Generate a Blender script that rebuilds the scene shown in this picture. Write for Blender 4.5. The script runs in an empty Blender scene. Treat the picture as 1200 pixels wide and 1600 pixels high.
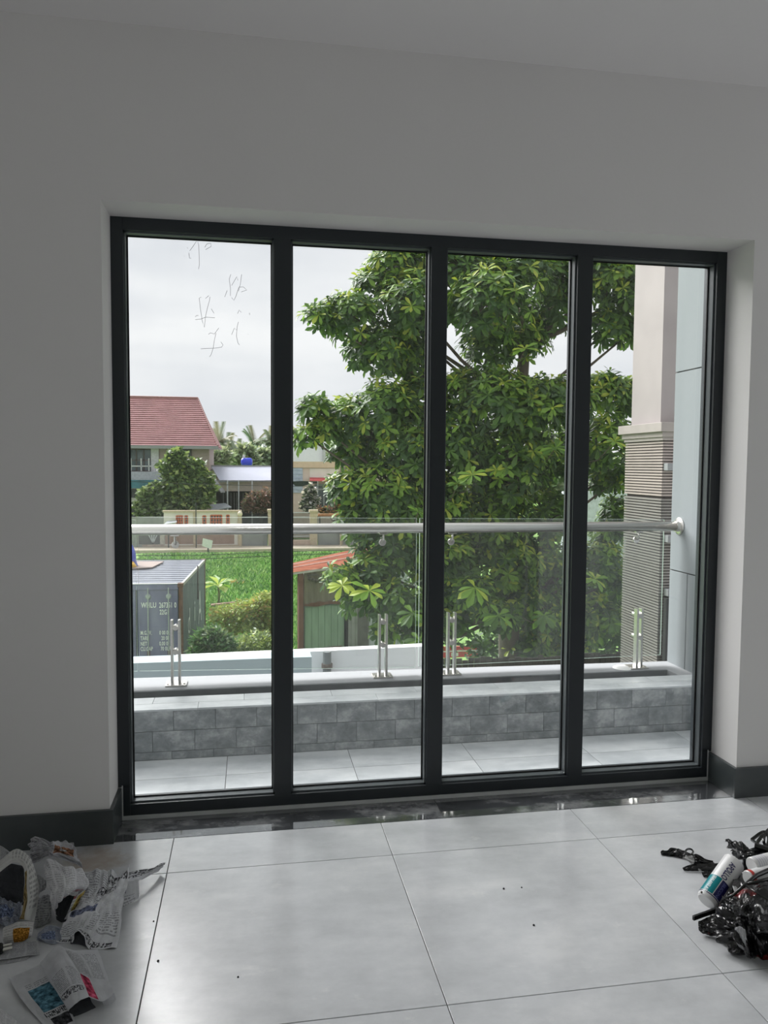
import bpy, bmesh, math, random
import numpy as np
from mathutils import Vector, Matrix, noise

random.seed(7); rng = np.random.default_rng(7)
scene = bpy.context.scene
COL = scene.collection

# ------------------------------------------------------------------ camera
CAM = Vector((-0.3405, -2.9670, 1.4238)); YAW, PITCH, ROLL, FPX = 0.1711, -0.06, 0.0067, 1209.56
_fw = Vector((math.sin(YAW)*math.cos(PITCH), math.cos(YAW)*math.cos(PITCH), math.sin(PITCH)))
_rt = Vector((math.cos(YAW), -math.sin(YAW), 0)); _up = _rt.cross(_fw)
_r = _rt*math.cos(ROLL)+_up*math.sin(ROLL); _u = -_rt*math.sin(ROLL)+_up*math.cos(ROLL)
cam = bpy.data.objects.new('camera', bpy.data.cameras.new('camera')); COL.objects.link(cam)
cam.matrix_world = Matrix(((_r.x, _u.x, -_fw.x, CAM.x), (_r.y, _u.y, -_fw.y, CAM.y), (_r.z, _u.z, -_fw.z, CAM.z), (0, 0, 0, 1)))
cam.data.sensor_fit = 'VERTICAL'; cam.data.sensor_height = 36.0; cam.data.lens = 36.0*FPX/1600.0
cam.data.clip_start = 0.05; cam.data.clip_end = 500
scene.camera = cam

# ------------------------------------------------------------------ sky, exposure, daylight openings (the side ones added for fill)
vs = scene.view_settings
vs.view_transform = 'Standard'; vs.look = 'None'; vs.gamma = 1.0; vs.use_curve_mapping = False
vs.exposure = 1.25
scene.display_settings.display_device = 'sRGB'
world = bpy.data.worlds.new('overcast_sky'); scene.world = world; world.use_nodes = True
SKY_STRENGTH = 0.455


def build_sky():
    nt = world.node_tree; n = nt.nodes; l = nt.links; n.clear()
    tc = n.new('ShaderNodeTexCoord'); mp = n.new('ShaderNodeMapping'); mp.inputs['Scale'].default_value = (1.5, 1.5, 6.0)
    nz = n.new('ShaderNodeTexNoise'); nz.inputs['Scale'].default_value = 1.7; nz.inputs['Detail'].default_value = 5; nz.inputs['Roughness'].default_value = .5
    cr = n.new('ShaderNodeValToRGB'); e = cr.color_ramp.elements
    e[0].position = .34; e[0].color = (.74, .765, .81, 1); e[1].position = .60; e[1].color = (.93, .94, .955, 1)
    bg = n.new('ShaderNodeBackground'); bg.inputs['Strength'].default_value = SKY_STRENGTH
    out = n.new('ShaderNodeOutputWorld')
    l.new(tc.outputs['Generated'], mp.inputs['Vector']); l.new(mp.outputs[0], nz.inputs['Vector'])
    l.new(nz.outputs['Fac'], cr.inputs[0]); l.new(cr.outputs[0], bg.inputs['Color']); l.new(bg.outputs[0], out.inputs[0])


build_sky()

sun = bpy.data.objects.new('veiled_sun', bpy.data.lights.new('veiled_sun', 'SUN')); COL.objects.link(sun)
sun.data.energy = 4.2; sun.data.angle = math.radians(45); sun.data.color = (1, .985, .985)
sun.rotation_euler = Vector((.42, -.63, -.66)).to_track_quat('-Z', 'Y').to_euler()


def portal(name, loc, rot, sx, sy):
    d = bpy.data.lights.new(name, 'AREA'); d.shape = 'RECTANGLE'; d.size = sx; d.size_y = sy; d.cycles.is_portal = True
    o = bpy.data.objects.new(name, d); COL.objects.link(o); o.location = loc; o.rotation_euler = rot


portal('daylight_opening_front', (.43, .34, 1.19), (-math.pi/2, 0, 0), 2.6, 2.4)
portal('added_opening_left', (-3.20, -3.85, 1.2), (0, -math.pi/2, 0), 2.3, 1.7)  # unseen opening, added to brighten the room
portal('added_opening_right', (4.42, -2.0, 1.45), (0, math.pi/2, 0), 2.8, 3.2)  # unseen opening, added for light on ceiling and floor

# ------------------------------------------------------------------ helpers
def lin(c):
    return tuple((x/255/12.92 if x/255 <= .04045 else ((x/255+.055)/1.055)**2.4) for x in c)


def at(px, py, X=None, Y=None, Z=None):
    v = _r*((px-600)/FPX) - _u*((py-800)/FPX) + _fw
    t = (X-CAM.x)/v.x if X is not None else (Y-CAM.y)/v.y if Y is not None else (Z-CAM.z)/v.z
    return CAM + v*t


class NT:
    """small wrapper to write node maths"""
    def __init__(s, name):
        s.m = bpy.data.materials.new(name); s.m.use_nodes = True
        s.t = s.m.node_tree; s.n = s.t.nodes; s.n.clear(); s.out = s.n.new('ShaderNodeOutputMaterial')

    def new(s, typ, ins=None, **kw):
        nd = s.n.new(typ)
        for k, v in kw.items(): setattr(nd, k, v)
        for k, v in (ins or {}).items(): s.set(nd.inputs[k], v)
        return nd

    def set(s, inp, v):
        if isinstance(v, bpy.types.NodeSocket): s.t.links.new(v, inp)
        else:
            if inp.type == 'RGBA' and len(v) == 3: v = (*v, 1)
            inp.default_value = v

    def math(s, op, a, b=0.0, c=0.0):
        return s.new('ShaderNodeMath', {0: a, 1: b, 2: c}, operation=op).outputs[0]

    def mix(s, f, a, b):
        nd = s.new('ShaderNodeMix', data_type='RGBA'); s.set(nd.inputs[0], f); s.set(nd.inputs[6], a); s.set(nd.inputs[7], b); return nd.outputs[2]

    def noise(s, vec, scale, detail=4, rough=.5):
        i = {'Scale': scale, 'Detail': detail, 'Roughness': rough}
        if vec is not None: i['Vector'] = vec
        return s.new('ShaderNodeTexNoise', i).outputs['Fac']

    def ramp(s, fac, stops):
        nd = s.new('ShaderNodeValToRGB', {0: fac}); e = nd.color_ramp.elements
        while len(e) < len(stops): e.new(.5)
        for el, (p, c) in zip(e, stops): el.position = p; el.color = (*c[:3], 1)
        return nd.outputs[0]

    def co(s, kind='Object'): return s.new('ShaderNodeTexCoord').outputs[kind]
    def pos(s): return s.new('ShaderNodeNewGeometry').outputs['Position']

    def scaled(s, vec, sc, rot=(0, 0, 0)):
        return s.new('ShaderNodeMapping', {'Vector': vec, 'Scale': sc, 'Rotation': rot}).outputs[0]

    def bsdf(s, color, rough=.5, metal=0.0, spec=.5, bump=None, bump_d=.01, **kw):
        b = s.new('ShaderNodeBsdfPrincipled'); s.set(b.inputs['Base Color'], color); s.set(b.inputs['Roughness'], rough)
        s.set(b.inputs['Metallic'], metal); s.set(b.inputs['Specular IOR Level'], spec)
        for k, v in kw.items(): s.set(b.inputs[k], v)
        if bump is not None:
            bn = s.new('ShaderNodeBump', {'Height': bump, 'Distance': bump_d, 'Strength': 1.0}); s.t.links.new(bn.outputs[0], b.inputs['Normal'])
        return b

    def done(s, node):
        s.t.links.new(node.outputs[0] if not isinstance(node, bpy.types.NodeSocket) else node, s.out.inputs[0]); return s.m


def mat(name, c, rough=.6, metal=0.0, var=.12, scale=6.0, spec=.4, bump=0.0, c2=None, stretch=(1, 1, 1)):
    """plain material with a mottled variation in colour"""
    t = NT(name); p = t.pos(); v = t.scaled(p, stretch); nz = t.noise(v, scale, 5, .6)
    a = lin(c); b = lin(c2) if c2 else tuple(x*(1-var*2) for x in a); hi = tuple(min(1, x*(1+var)) for x in a)
    col = t.ramp(nz, [(.3, b), (.55, a), (.8, hi)])
    return t.done(t.bsdf(col, rough, metal, spec, bump=nz if bump else None, bump_d=bump or .01))


class MB:
    """collects shapes for ONE mesh object"""
    def __init__(s): s.v = []; s.f = []; s.mi = []; s.uv = None

    def add(s, vs, fs, m=0):
        o = len(s.v); s.v.extend(tuple(v) for v in vs); s.f.extend(tuple(i+o for i in f) for f in fs); s.mi.extend([m]*len(fs)); return s

    def box(s, x0, x1, y0, y1, z0, z1, m=0):
        return s.add([(x0, y0, z0), (x1, y0, z0), (x1, y1, z0), (x0, y1, z0), (x0, y0, z1), (x1, y0, z1), (x1, y1, z1), (x0, y1, z1)],
                     [(0, 3, 2, 1), (4, 5, 6, 7), (0, 1, 5, 4), (1, 2, 6, 5), (2, 3, 7, 6), (3, 0, 4, 7)], m)

    def prism(s, a, b, c, d, off, m=0):
        """quad a b c d pushed along off"""
        q = [Vector(a), Vector(b), Vector(c), Vector(d)]; q += [x+Vector(off) for x in q]
        return s.add(q, [(0, 3, 2, 1), (4, 5, 6, 7), (0, 1, 5, 4), (1, 2, 6, 5), (2, 3, 7, 6), (3, 0, 4, 7)], m)

    def obox(s, o, ex, ey, ez, m=0):
        """box with corner o and three edge vectors"""
        o, ex, ey, ez = map(Vector, (o, ex, ey, ez))
        return s.prism(o, o+ex, o+ex+ey, o+ey, ez, m)

    def tube(s, pts, r, n=8, m=0, cap=True):
        pts = [Vector(p) for p in pts]; rs = r if isinstance(r, (list, tuple)) else [r]*len(pts)
        vs = []; prev = None
        for i, p in enumerate(pts):
            d = (pts[min(i+1, len(pts)-1)]-pts[max(i-1, 0)]).normalized()
            if prev is None: prev = d.orthogonal().normalized()
            x = (prev-d*prev.dot(d)); x = x.normalized() if x.length > 1e-6 else d.orthogonal().normalized(); prev = x; y = d.cross(x)
            for k in range(n):
                a = 2*math.pi*k/n; vs.append(p+(x*math.cos(a)+y*math.sin(a))*rs[i])
        fs = [(i*n+k, i*n+(k+1) % n, (i+1)*n+(k+1) % n, (i+1)*n+k) for i in range(len(pts)-1) for k in range(n)]
        if cap: fs += [tuple(range(n))[::-1], tuple(range((len(pts)-1)*n, len(pts)*n))]
        return s.add(vs, fs, m)

    def lathe(s, base, axis, prof, n=24, m=0, mats=None):
        """prof: (distance along axis, radius)"""
        base = Vector(base); d = Vector(axis).normalized(); x = d.orthogonal().normalized(); y = d.cross(x)
        vs = [base+d*h+(x*math.cos(2*math.pi*k/n)+y*math.sin(2*math.pi*k/n))*max(r, 1e-5) for h, r in prof for k in range(n)]
        for i in range(len(prof)-1):
            pass
        o = len(s.v); s.v.extend(tuple(v) for v in vs)
        for i in range(len(prof)-1):
            for k in range(n):
                s.f.append((o+i*n+k, o+i*n+(k+1) % n, o+(i+1)*n+(k+1) % n, o+(i+1)*n+k)); s.mi.append(mats[i] if mats else m)
        return s

    def build(s, name, mats, parent=None, smooth=False, bevel=0.0, origin=None, kind=None, label=None, cat=None, group=None, solid=0.0):
        me = bpy.data.meshes.new(name)
        a = np.array(s.v, float)
        if origin is None:
            lo, hi = a.min(0), a.max(0); origin = (lo+hi)/2
            if parent is None: origin[2] = lo[2]
        origin = Vector(origin)
        me.from_pydata((a-np.array(origin)).tolist(), [], s.f)
        for mm in (mats if isinstance(mats, (list, tuple)) else [mats]): me.materials.append(mm)
        me.polygons.foreach_set('material_index', s.mi)
        if smooth: me.polygons.foreach_set('use_smooth', [True]*len(s.f))
        if s.uv is not None:
            ul = me.uv_layers.new(name='print'); ul.data.foreach_set('uv', np.array([s.uv[i] for f in s.f for i in f], float).ravel())
        me.update()
        o = bpy.data.objects.new(name, me); COL.objects.link(o)
        link(o, origin, parent)
        if solid:
            sm = o.modifiers.new('thickness', 'SOLIDIFY'); sm.thickness = solid; sm.offset = 0
        if bevel:
            bm = o.modifiers.new('edges', 'BEVEL'); bm.width = bevel; bm.segments = 2; bm.limit_method = 'ANGLE'
        return tag(o, label, cat, group, kind)


WPOS = {}


def link(o, origin, parent):
    WPOS[o.name] = Vector(origin)
    if parent is not None:
        o.parent = parent; o.location = Vector(origin)-WPOS[parent.name]
    else: o.location = origin


def tag(o, label=None, cat=None, group=None, kind=None):
    for k, v in (('label', label), ('category', cat), ('group', group), ('kind', kind)):
        if v: o[k] = v
    return o


def thing(name, loc, label=None, cat=None, group=None, kind=None):
    o = bpy.data.objects.new(name, None); COL.objects.link(o); o.empty_display_size = .1; link(o, loc, None)
    return tag(o, label, cat, group, kind)


def bx(name, m, x0, x1, y0, y1, z0, z1, parent=None, **kw):
    return MB().box(x0, x1, y0, y1, z0, z1).build(name, m, parent, **kw)


def text_verts(body, size, spacing=1.0, bold=0.0, fine=0):
    cu = bpy.data.curves.new('lettering', 'FONT'); cu.body = body; cu.size = size; cu.space_character = spacing; cu.resolution_u = 3; cu.offset = bold*size
    o = bpy.data.objects.new('lettering', cu); COL.objects.link(o); dg = bpy.context.evaluated_depsgraph_get(); dg.update()
    me = bpy.data.meshes.new_from_object(o.evaluated_get(dg))
    if fine:                                       # enough vertices to wrap the letters round a tube
        b_ = bmesh.new(); b_.from_mesh(me); bmesh.ops.triangulate(b_, faces=b_.faces[:])
        for _ in range(fine):
            le = [e for e in b_.edges if e.calc_length() > size*.12]
            if le: bmesh.ops.subdivide_edges(b_, edges=le, cuts=1); bmesh.ops.triangulate(b_, faces=b_.faces[:])
        b_.to_mesh(me); b_.free()
    vs = [v.co.copy() for v in me.vertices]; fs = [tuple(p.vertices) for p in me.polygons]
    bpy.data.objects.remove(o); bpy.data.curves.remove(cu); bpy.data.meshes.remove(me)
    return vs, fs


def text_on(mb, body, size, o, xd, yd, off, spacing=1.0, sx=1.0, m=0, bold=0.0):
    vs, fs = text_verts(body, size, spacing, bold); o = Vector(o)+Vector(off); xd = Vector(xd).normalized(); yd = Vector(yd).normalized()
    mb.add([o+xd*(v.x*sx)+yd*v.y for v in vs], fs, m)


# ------------------------------------------------------------------ materials of the setting
M = {}


def wall_paint(name, c, b=.0004):
    t = NT(name); nz = t.noise(t.pos(), 40, 3); big = t.noise(t.pos(), 1.2, 3)
    a = lin(c); return t.done(t.bsdf(t.ramp(big, [(.3, tuple(x*.97 for x in a)), (.7, a)]), .75, 0, .25, bump=nz, bump_d=b))


M['wall'] = wall_paint('grey_white_wall_paint', (226, 224, 223)); M['ceiling'] = wall_paint('white_ceiling_paint', (237, 235, 234))
M['white_ext'] = wall_paint('white_exterior_paint', (145, 147, 149)); M['blue_ext'] = wall_paint('pale_blue_grey_exterior_paint', (130, 136, 138)); M['canopy_white'] = wall_paint('white_canopy_paint', (240, 240, 242)); M['canopy_blue'] = wall_paint('pale_blue_canopy_paint', (172, 186, 190))


def stone(name, dark, mid, light, rough, scale=2.5, vein=(0, 0, 0), coat=0.0, bump=.0006):
    t = NT(name); p = t.pos()
    rnd = t.new('ShaderNodeObjectInfo').outputs['Random']
    sh = t.new('ShaderNodeVectorMath', {0: p, 1: t.new('ShaderNodeCombineXYZ', {0: t.math('MULTIPLY', rnd, 17.0), 1: t.math('MULTIPLY', rnd, 31.0), 2: 0.0}).outputs[0]}, operation='ADD').outputs[0]
    w = t.noise(t.scaled(sh, (1, 2.4, 1.5), (0, 0, .5)), scale, 7, .62); w2 = t.noise(sh, scale*7, 6, .7)
    f = t.math('ADD', t.math('MULTIPLY', w, .75), t.math('MULTIPLY', w2, .25))
    col = t.ramp(f, [(.36, lin(dark)), (.5, lin(mid)), (.64, lin(light))])
    if name.startswith('polished_grey'):           # a brownish stain and a whitish smear left by work
        c0 = (-.905, -.135, 0); dv = t.new('ShaderNodeVectorMath', {0: p, 1: c0}, operation='DISTANCE').outputs['Value']
        k = t.new('ShaderNodeMapRange', {'Value': t.math('ADD', dv, t.math('MULTIPLY', t.math('SUBTRACT', w2, .5), .25)), 'From Min': .04, 'From Max': .14, 'To Min': .55, 'To Max': 0.0}).outputs[0]
        col = t.mix(k, col, lin((170, 146, 120))+(1,))
        sm = t.new('ShaderNodeMapRange', {'Value': t.noise(t.scaled(sh, (3, 5, 1), (0, 0, .9)), 2.2, 8, .72), 'From Min': .60, 'From Max': .68}).outputs[0]
        col = t.mix(t.math('MULTIPLY', sm, .35), col, lin((228, 228, 226))+(1,))
    rg = t.math('ADD', rough, t.math('MULTIPLY', t.math('SUBTRACT', w2, .5), .12))
    b = t.bsdf(col, rg, 0, .8, bump=w2, bump_d=bump)
    if coat: b.inputs['Coat Weight'].default_value = coat; b.inputs['Coat Roughness'].default_value = .06
    return t.done(b)


M['floor_tile'] = stone('polished_grey_floor_tile', (187, 189, 192), (201, 203, 206), (216, 217, 219), .22, 1.9, bump=.00012)
M['dark_strip'] = stone('polished_dark_marble', (52, 54, 57), (78, 80, 83), (142, 143, 144), .05, 3.2, coat=1.0, bump=.00005)
M['skirting'] = stone('dark_grey_skirting_tile', (50, 56, 57), (57, 63, 64), (68, 73, 74), .35, 2)
M['slate'] = stone('grey_slate_cladding_tile', (98, 103, 105), (124, 129, 131), (166, 169, 170), .55, 9, bump=.003)
M['balcony_tile'] = stone('light_grey_balcony_tile', (160, 165, 168), (186, 190, 192), (206, 209, 210), .35, 2)
M['ledge_tile'] = stone('pale_grey_coping_tile', (165, 170, 173), (190, 194, 196), (208, 211, 212), .45, 3)
M['grout'] = mat('grey_grout', (95, 95, 95), .9); M['dark_grout'] = mat('dark_grout', (52, 54, 55), .9)
M['frame'] = mat('anthracite_aluminium', (42, 47, 51), .38, 0, .03, 3, .45)
M['gasket'] = mat('black_rubber_gasket', (12, 13, 14), .5); M['bead'] = mat('grey_glazing_bead', (88, 94, 97), .33, 0, .05)
M['silicone'] = mat('grey_silicone_sealant', (196, 198, 198), .5, var=.06)
M['steel'] = mat('brushed_stainless_steel', (222, 219, 214), .3, 1.0, .06, 30, stretch=(.1, 3, 3))
M['cement'] = mat('grey_cement_render', (108, 112, 113), .85, bump=.002); M['white_print'] = mat('white_print', (228, 228, 226), .6, var=.1)


def glass_mat(name, tint, refl=1.0, dirt_haze=0.0):
    t = NT(name); fr = t.new('ShaderNodeFresnel', {'IOR': 1.45}).outputs[0]
    tr = t.new('ShaderNodeBsdfTransparent', {'Color': tint}); gl = t.new('ShaderNodeBsdfGlossy', {'Roughness': 0.0, 'Color': (1, 1, 1)})
    mx = t.new('ShaderNodeMixShader', {0: t.math('MULTIPLY', fr, refl)}); t.t.links.new(tr.outputs[0], mx.inputs[1]); t.t.links.new(gl.outputs[0], mx.inputs[2])
    if dirt_haze:
        df = t.new('ShaderNodeBsdfDiffuse', {'Color': (.75, .76, .77)})
        p = t.pos(); sm = t.noise(t.scaled(p, (6, 6, 1.2)), 1.5, 6, .7)
        k = t.math('MULTIPLY', t.math('ADD', .5, t.new('ShaderNodeMapRange', {'Value': sm, 'From Min': .4, 'From Max': .8}).outputs[0]), dirt_haze)  # even share veils the view like haze, noise adds dirt smears
        m2 = t.new('ShaderNodeMixShader', {0: k}); t.t.links.new(mx.outputs[0], m2.inputs[1]); t.t.links.new(df.outputs[0], m2.inputs[2]); return t.done(m2)
    return t.done(mx)


M['pane'] = glass_mat('window_glass', (.985, .99, .988), .8, .02); M['rail_glass'] = glass_mat('balustrade_glass', (.955, .97, .962), 1.0, .02)
M['glass_edge'] = mat('polished_glass_edge', (205, 222, 214), .2, var=.03)

# ------------------------------------------------------------------ the room
XL, XR, ZT = -.8654, 1.7256, 2.368        # the opening
RX0, RX1, RY0, H = -3.03, 4.25, -6.0, 2.986
WT = .285                                    # wall thickness
GZ = -4.4                                    # ground level outdoors

# floor: slab of grout with separate tiles
fl = bx('floor', M['grout'], RX0-.2, RX1+.2, RY0-.2, 0.0, -.12, -.003, kind='structure')
xs = [-.6322+.8*k for k in range(-3, 7)]; ys = [0.0, -.2592] + [-.2592-.8*k for k in range(1, 8)]
for i in range(len(xs)-1):
    for j in range(len(ys)-1):
        x0, x1, y1, y0 = max(xs[i], RX0), min(xs[i+1], RX1), ys[j], max(ys[j+1], RY0)
        if x1-x0 < .05 or y1-y0 < .05: continue
        bx('tile', M['floor_tile'], x0+.0014, x1-.0014, y0+.0014, y1-.0014, -.012, 0, fl, bevel=.0008)
th = bx('trim_1', M['grout'], XL, XR, 0.0, WT+.02, -.12, -.003, kind='structure')
sx = at(687, 1266, Z=0).x
for a, b in ((XL, sx-.001), (sx+.001, XR)):
    bx('tile', M['dark_strip'], a+.001, b, .0012, .19, -.012, 0, th, bevel=.0008)

w = MB(); w.box(RX0-.2, XL, 0, WT, -.12, H).box(XR, RX1+.2, 0, WT, -.12, H).box(XL, XR, 0, WT, ZT, H)
w.build('wall_front', M['wall'], kind='structure')
bx('ceiling', M['ceiling'], RX0-.2, RX1+.2, RY0-.2, WT, H, H+.2, kind='structure')
w = MB(); w.box(RX0-.2, RX0, -3.0, 0, -.12, H).box(RX0-.2, RX0, RY0, -4.7, -.12, H).box(RX0-.2, RX0, -4.7, -3.0, 2.35, H).box(RX0-.2, RX0, -4.7, -3.0, -.12, .05)  # gap left in this unseen wall as added fill light
w.build('wall_left', M['wall'], kind='structure')
w = MB(); w.box(RX1, RX1+.2, -.4, 0, -.12, H).box(RX1, RX1+.2, RY0, -3.6, -.12, H).box(RX1, RX1+.2, -3.6, -.4, 2.86, H).box(RX1, RX1+.2, -3.6, -.4, -.12, .05)  # large gap added out of view to let in more light
w.build('wall_right', M['wall'], kind='structure')
bx('wall_rear', M['wall'], RX0-.2, RX1+.2, RY0-.2, RY0, -.12, H, kind='structure')
T, HB = .0149, .1309
b = MB(); b.box(RX0, XL+T, -T, 0, 0, HB).box(XL, XL+T, 0, .185, 0, HB); b.build('baseboard_left', M['skirting'], kind='structure', bevel=.001)
b = MB(); b.box(XR-T, RX1, -T, 0, 0, HB).box(XR-T, XR, 0, .185, 0, HB); b.build('baseboard_right', M['skirting'], kind='structure', bevel=.001)

# window with four fixed panes
FY0, FY1, SW = .185, .285, .0457
win = thing('window_1', ((XL+XR)/2, FY0, 0.015), kind='structure')
mull = [(-.246, -.178), (.395, .462), (1.032, 1.1005)]
zb, zt_ = .0155, ZT
GB, GTOP = .0605, 2.3195
lx = [XL] + [m_[0] for m_ in mull] + [XR-SW]; rx = [XL+SW] + [m_[1] for m_ in mull] + [XR]
# stiles stand between the skirting returns at the bottom, so they step in above the skirting as in the photo
st = MB(); st.box(XL+T+.004, XL+SW, FY0, FY1, zb, HB+.01).box(XL, XL+SW, FY0, FY1, HB+.004, zt_); st.build('stile', M['frame'], win, bevel=.0012)
st = MB(); st.box(XR-SW, XR-T-.004, FY0, FY1, zb, HB+.01).box(XR-SW, XR, FY0, FY1, HB+.004, zt_); st.build('stile', M['frame'], win, bevel=.0012)
for a, b_ in mull: bx('mullion', M['frame'], a, b_, FY0, FY1, GB-.002, GTOP+.002, win, bevel=.0012)
bx('top_rail', M['frame'], XL+SW, XR-SW, FY0+.0006, FY1, GTOP, zt_, win, bevel=.001)
bx('bottom_rail', M['frame'], XL+SW, XR-SW, FY0+.0006, FY1, zb, GB, win, bevel=.001)
s_ = MB(); s_.box(XL+T, XR-T, FY0-.004, FY0+.03, 0, zb).box(XL+T, XL+T+.004, FY0-.003, FY0+.03, 0, HB+.01).box(XR-T-.004, XR-T, FY0-.003, FY0+.03, 0, HB+.01)
s_.build('sealant', M['silicone'], win)
pane0 = None
for k in range(4):
    a, b_ = rx[k], lx[k+1]
    bd = MB(); q = .016
    for (x0, x1, z0, z1) in ((a, b_, GB, GB+.006), (a, b_, GTOP-.006, GTOP), (a, a+.006, GB, GTOP), (b_-.006, b_, GB, GTOP)):
        bd.box(x0, x1, FY0+.018, FY0+.055, z0, z1, 0)
    for (x0, x1, z0, z1) in ((a, b_, GB, GB+.011), (a, b_, GTOP-.011, GTOP), (a, a+.011, GB, GTOP), (b_-.011, b_, GB, GTOP)):
        bd.box(x0, x1, FY0+.055, FY0+.061, z0, z1, 1)
    bd.build('glazing_bead', [M['bead'], M['gasket']], win)
    p = bx('pane', M['pane'], a+.002, b_-.002, FY0+.062, FY0+.070, GB+.002, GTOP-.002, win)
    if k == 0: pane0 = p
# faint marker writing on the first pane
marks = [[(132, 175), (180, 110), (225, 40), (245, 110), (250, 250), (252, 350), (242, 405)], [(320, 130), (345, 90), (395, 80), (400, 120), (330, 160)], [(120, 200), (130, 270), (150, 265)],
         [(645, 470), (625, 530), (640, 640), (640, 740)], [(655, 610), (720, 500), (735, 545)], [(780, 470), (765, 590), (740, 680)], [(655, 760), (685, 795), (710, 740), (745, 630), (800, 625), (845, 665), (775, 690)], [(570, 750), (600, 670)],
         [(275, 755), (250, 765), (265, 900), (290, 1060), (315, 1130), (328, 1000), (355, 880), (380, 790), (385, 750)], [(200, 1035), (265, 1030), (330, 1005), (445, 1012)], [(200, 1000), (215, 985), (240, 985)], [(330, 770), (370, 735)], [(400, 900), (435, 955)],
         [(365, 1220), (390, 1200), (440, 1215), (495, 1140)], [(460, 1205), (440, 1290), (425, 1390), (400, 1470), (380, 1500)], [(270, 1400), (350, 1395), (450, 1392), (530, 1380), (548, 1350), (520, 1315)],
         [(730, 960), (750, 915), (775, 945)], [(740, 1065), (725, 1120), (715, 1240), (735, 1330), (755, 1352)], [(655, 1225), (690, 1140), (720, 1165)], [(880, 950), (880, 975)], [(860, 1215), (866, 1220)], [(100, 138), (108, 142)], [(60, 240), (66, 244)]]
mk = MB()
for ln in marks: mk.tube([at(280+x/8, 370+y/8, Y=FY0+.0615) for x, y in ln], .0008, 5)
mk.build('marker_writing', mat('grey_marker_ink', (178, 178, 184), .7, var=.1), pane0 and win, label='faint grey handwriting on the first pane')

# ------------------------------------------------------------------ balcony
bf = bx('floor_balcony', M['grout'], -2.2, 2.19, WT, 1.55, -.25, -.0225, kind='structure')
bxs = [-2.2, -1.657, -1.057, -.457, .143, .740, 1.340, 1.940, 2.19]; bys = [WT, .632, .868]
for i in range(len(bxs)-1):
    for j in range(2):
        bx('tile', M['balcony_tile'], bxs[i]+.0015, bxs[i+1]-.0015, bys[j]+.0015, bys[j+1]-.0015, -.035, -.02, bf, bevel=.0008)
PT, PY = .229, .870
pa = thing('wall_parapet', (.2, PY, -.02), kind='structure')
c_ = MB(); c_.box(-2.2, 2.19, PY+.008, 1.07, -.02, PT-.008).build('core', M['dark_grout'], pa)
rows = [(.1225, .2265, -.715), (.0205, .1205, -.815), (-.0205, .0185, -.725)]
for z0, z1, x0 in rows:
    for k in range(-7, 16):
        a, b_ = x0+.2006*k, x0+.2006*(k+1)
        a, b_ = max(a, -2.2), min(b_, 2.188)
        if b_-a < .01: continue
        dy = random.uniform(-.0012, .0012)
        bx('tile', M['slate'], a+.0008, b_-.0008, PY+dy, PY+.012, z0, z1, pa, bevel=.0007)
for y0, y1, x0 in ((PY-.002, .965, -2.1), (.967, 1.072, -1.876)):
    for k in range(0, 11):
        a, b_ = max(x0+.45*k-.3, -2.2), min(x0+.45*(k+1)-.3, 2.188)
        if b_-a < .02: continue
        bx('tile', M['ledge_tile'], a+.0008, b_-.0008, y0, y1, PT-.008, PT+.0015, pa, bevel=.0007)
lg = MB(); zl = PT
lg.prism((-2.2, 1.21, zl), (2.19, 1.205, zl), (2.19, 1.385, zl), (-2.2, 1.50, zl), (0, 0, -.5)).box(2.085, 2.19, 1.0725, 1.205, -.2, zl).box(-2.2, 2.085, 1.0725, 1.209, -.2, .0)
lg.build('trim_ledge', M['white_ext'], kind='structure')
bx('trim_planter_lining', M['cement'], -2.2, 2.0845, 1.196, 1.2095, .001, PT-.002, kind='structure')

# side wall of the balcony, panels with recessed grooves
sw = thing('wall_balcony_side', (2.3, .8, -.2), kind='structure')
MB().box(2.198, 2.45, WT+.001, 1.375, -4.4, 3.6).build('core', M['dark_grout'], sw)
for (y0, y1, z0, z1, m_) in ((1.069, 1.38, 1.997, 3.6, 'blue_ext'), (WT+.002, 1.0615, 1.997, 3.6, 'white_ext'), (WT+.002, 1.38, .804, 1.990, 'blue_ext'), (1.190, 1.38, -.2, .797, 'blue_ext'), (WT+.002, 1.182, -.2, .797, 'blue_ext')):
    bx('panel', M[m_], 2.190, 2.2, y0, y1, z0, z1, sw, bevel=.001)
bx('panel', M['blue_ext'], 2.2, 2.45, 1.375, 1.381, -.2, 3.6, sw)
# outer face of our own wall beside the window
e_ = MB(); e_.box(XR, 2.19, WT, WT+.015, -.02, 3.3).box(-3.2, XL, WT, WT+.015, -.02, 3.3).box(XL, XR, WT, WT+.015, ZT, 3.3)
e_.build('wall_facade', M['white_ext'], kind='structure')
# own canopy outside, one storey below: two low upstands seen above the ledge
u_ = MB(); q0, q1 = at(150, 1037, Y=3.2), at(487, 1026.5, Y=3.2)
u_.prism((q0.x-.6, 3.2, q1.z), (q1.x, 3.2, q1.z), (q1.x, 3.42, q1.z), (q0.x-.6, 3.42, q1.z), (0, 0, -.7))
u_.build('trim_canopy_upstand', M['canopy_blue'], kind='structure')
q1, q2 = at(486, 1020.5, Y=4.0), at(668, 1010.5, Y=4.0)
u_ = MB(); u_.prism((q1.x-1.2, 4.0, q1.z), (q2.x, 4.0, q2.z+.005), (q2.x, 4.12, q2.z+.005), (q1.x-1.2, 4.12, q1.z), (0, 0, -.8))
u_.build('trim_canopy_parapet', M['canopy_white'], kind='structure')
bx('trim_canopy_slab', M['cement'], -4, q2.x, 1.52, 4.1, q1.z-1.0, q1.z-.75, kind='structure')
g_ = at(511, 1018, Y=3.93); g2 = at(511, 1040, Y=3.93)
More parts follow.
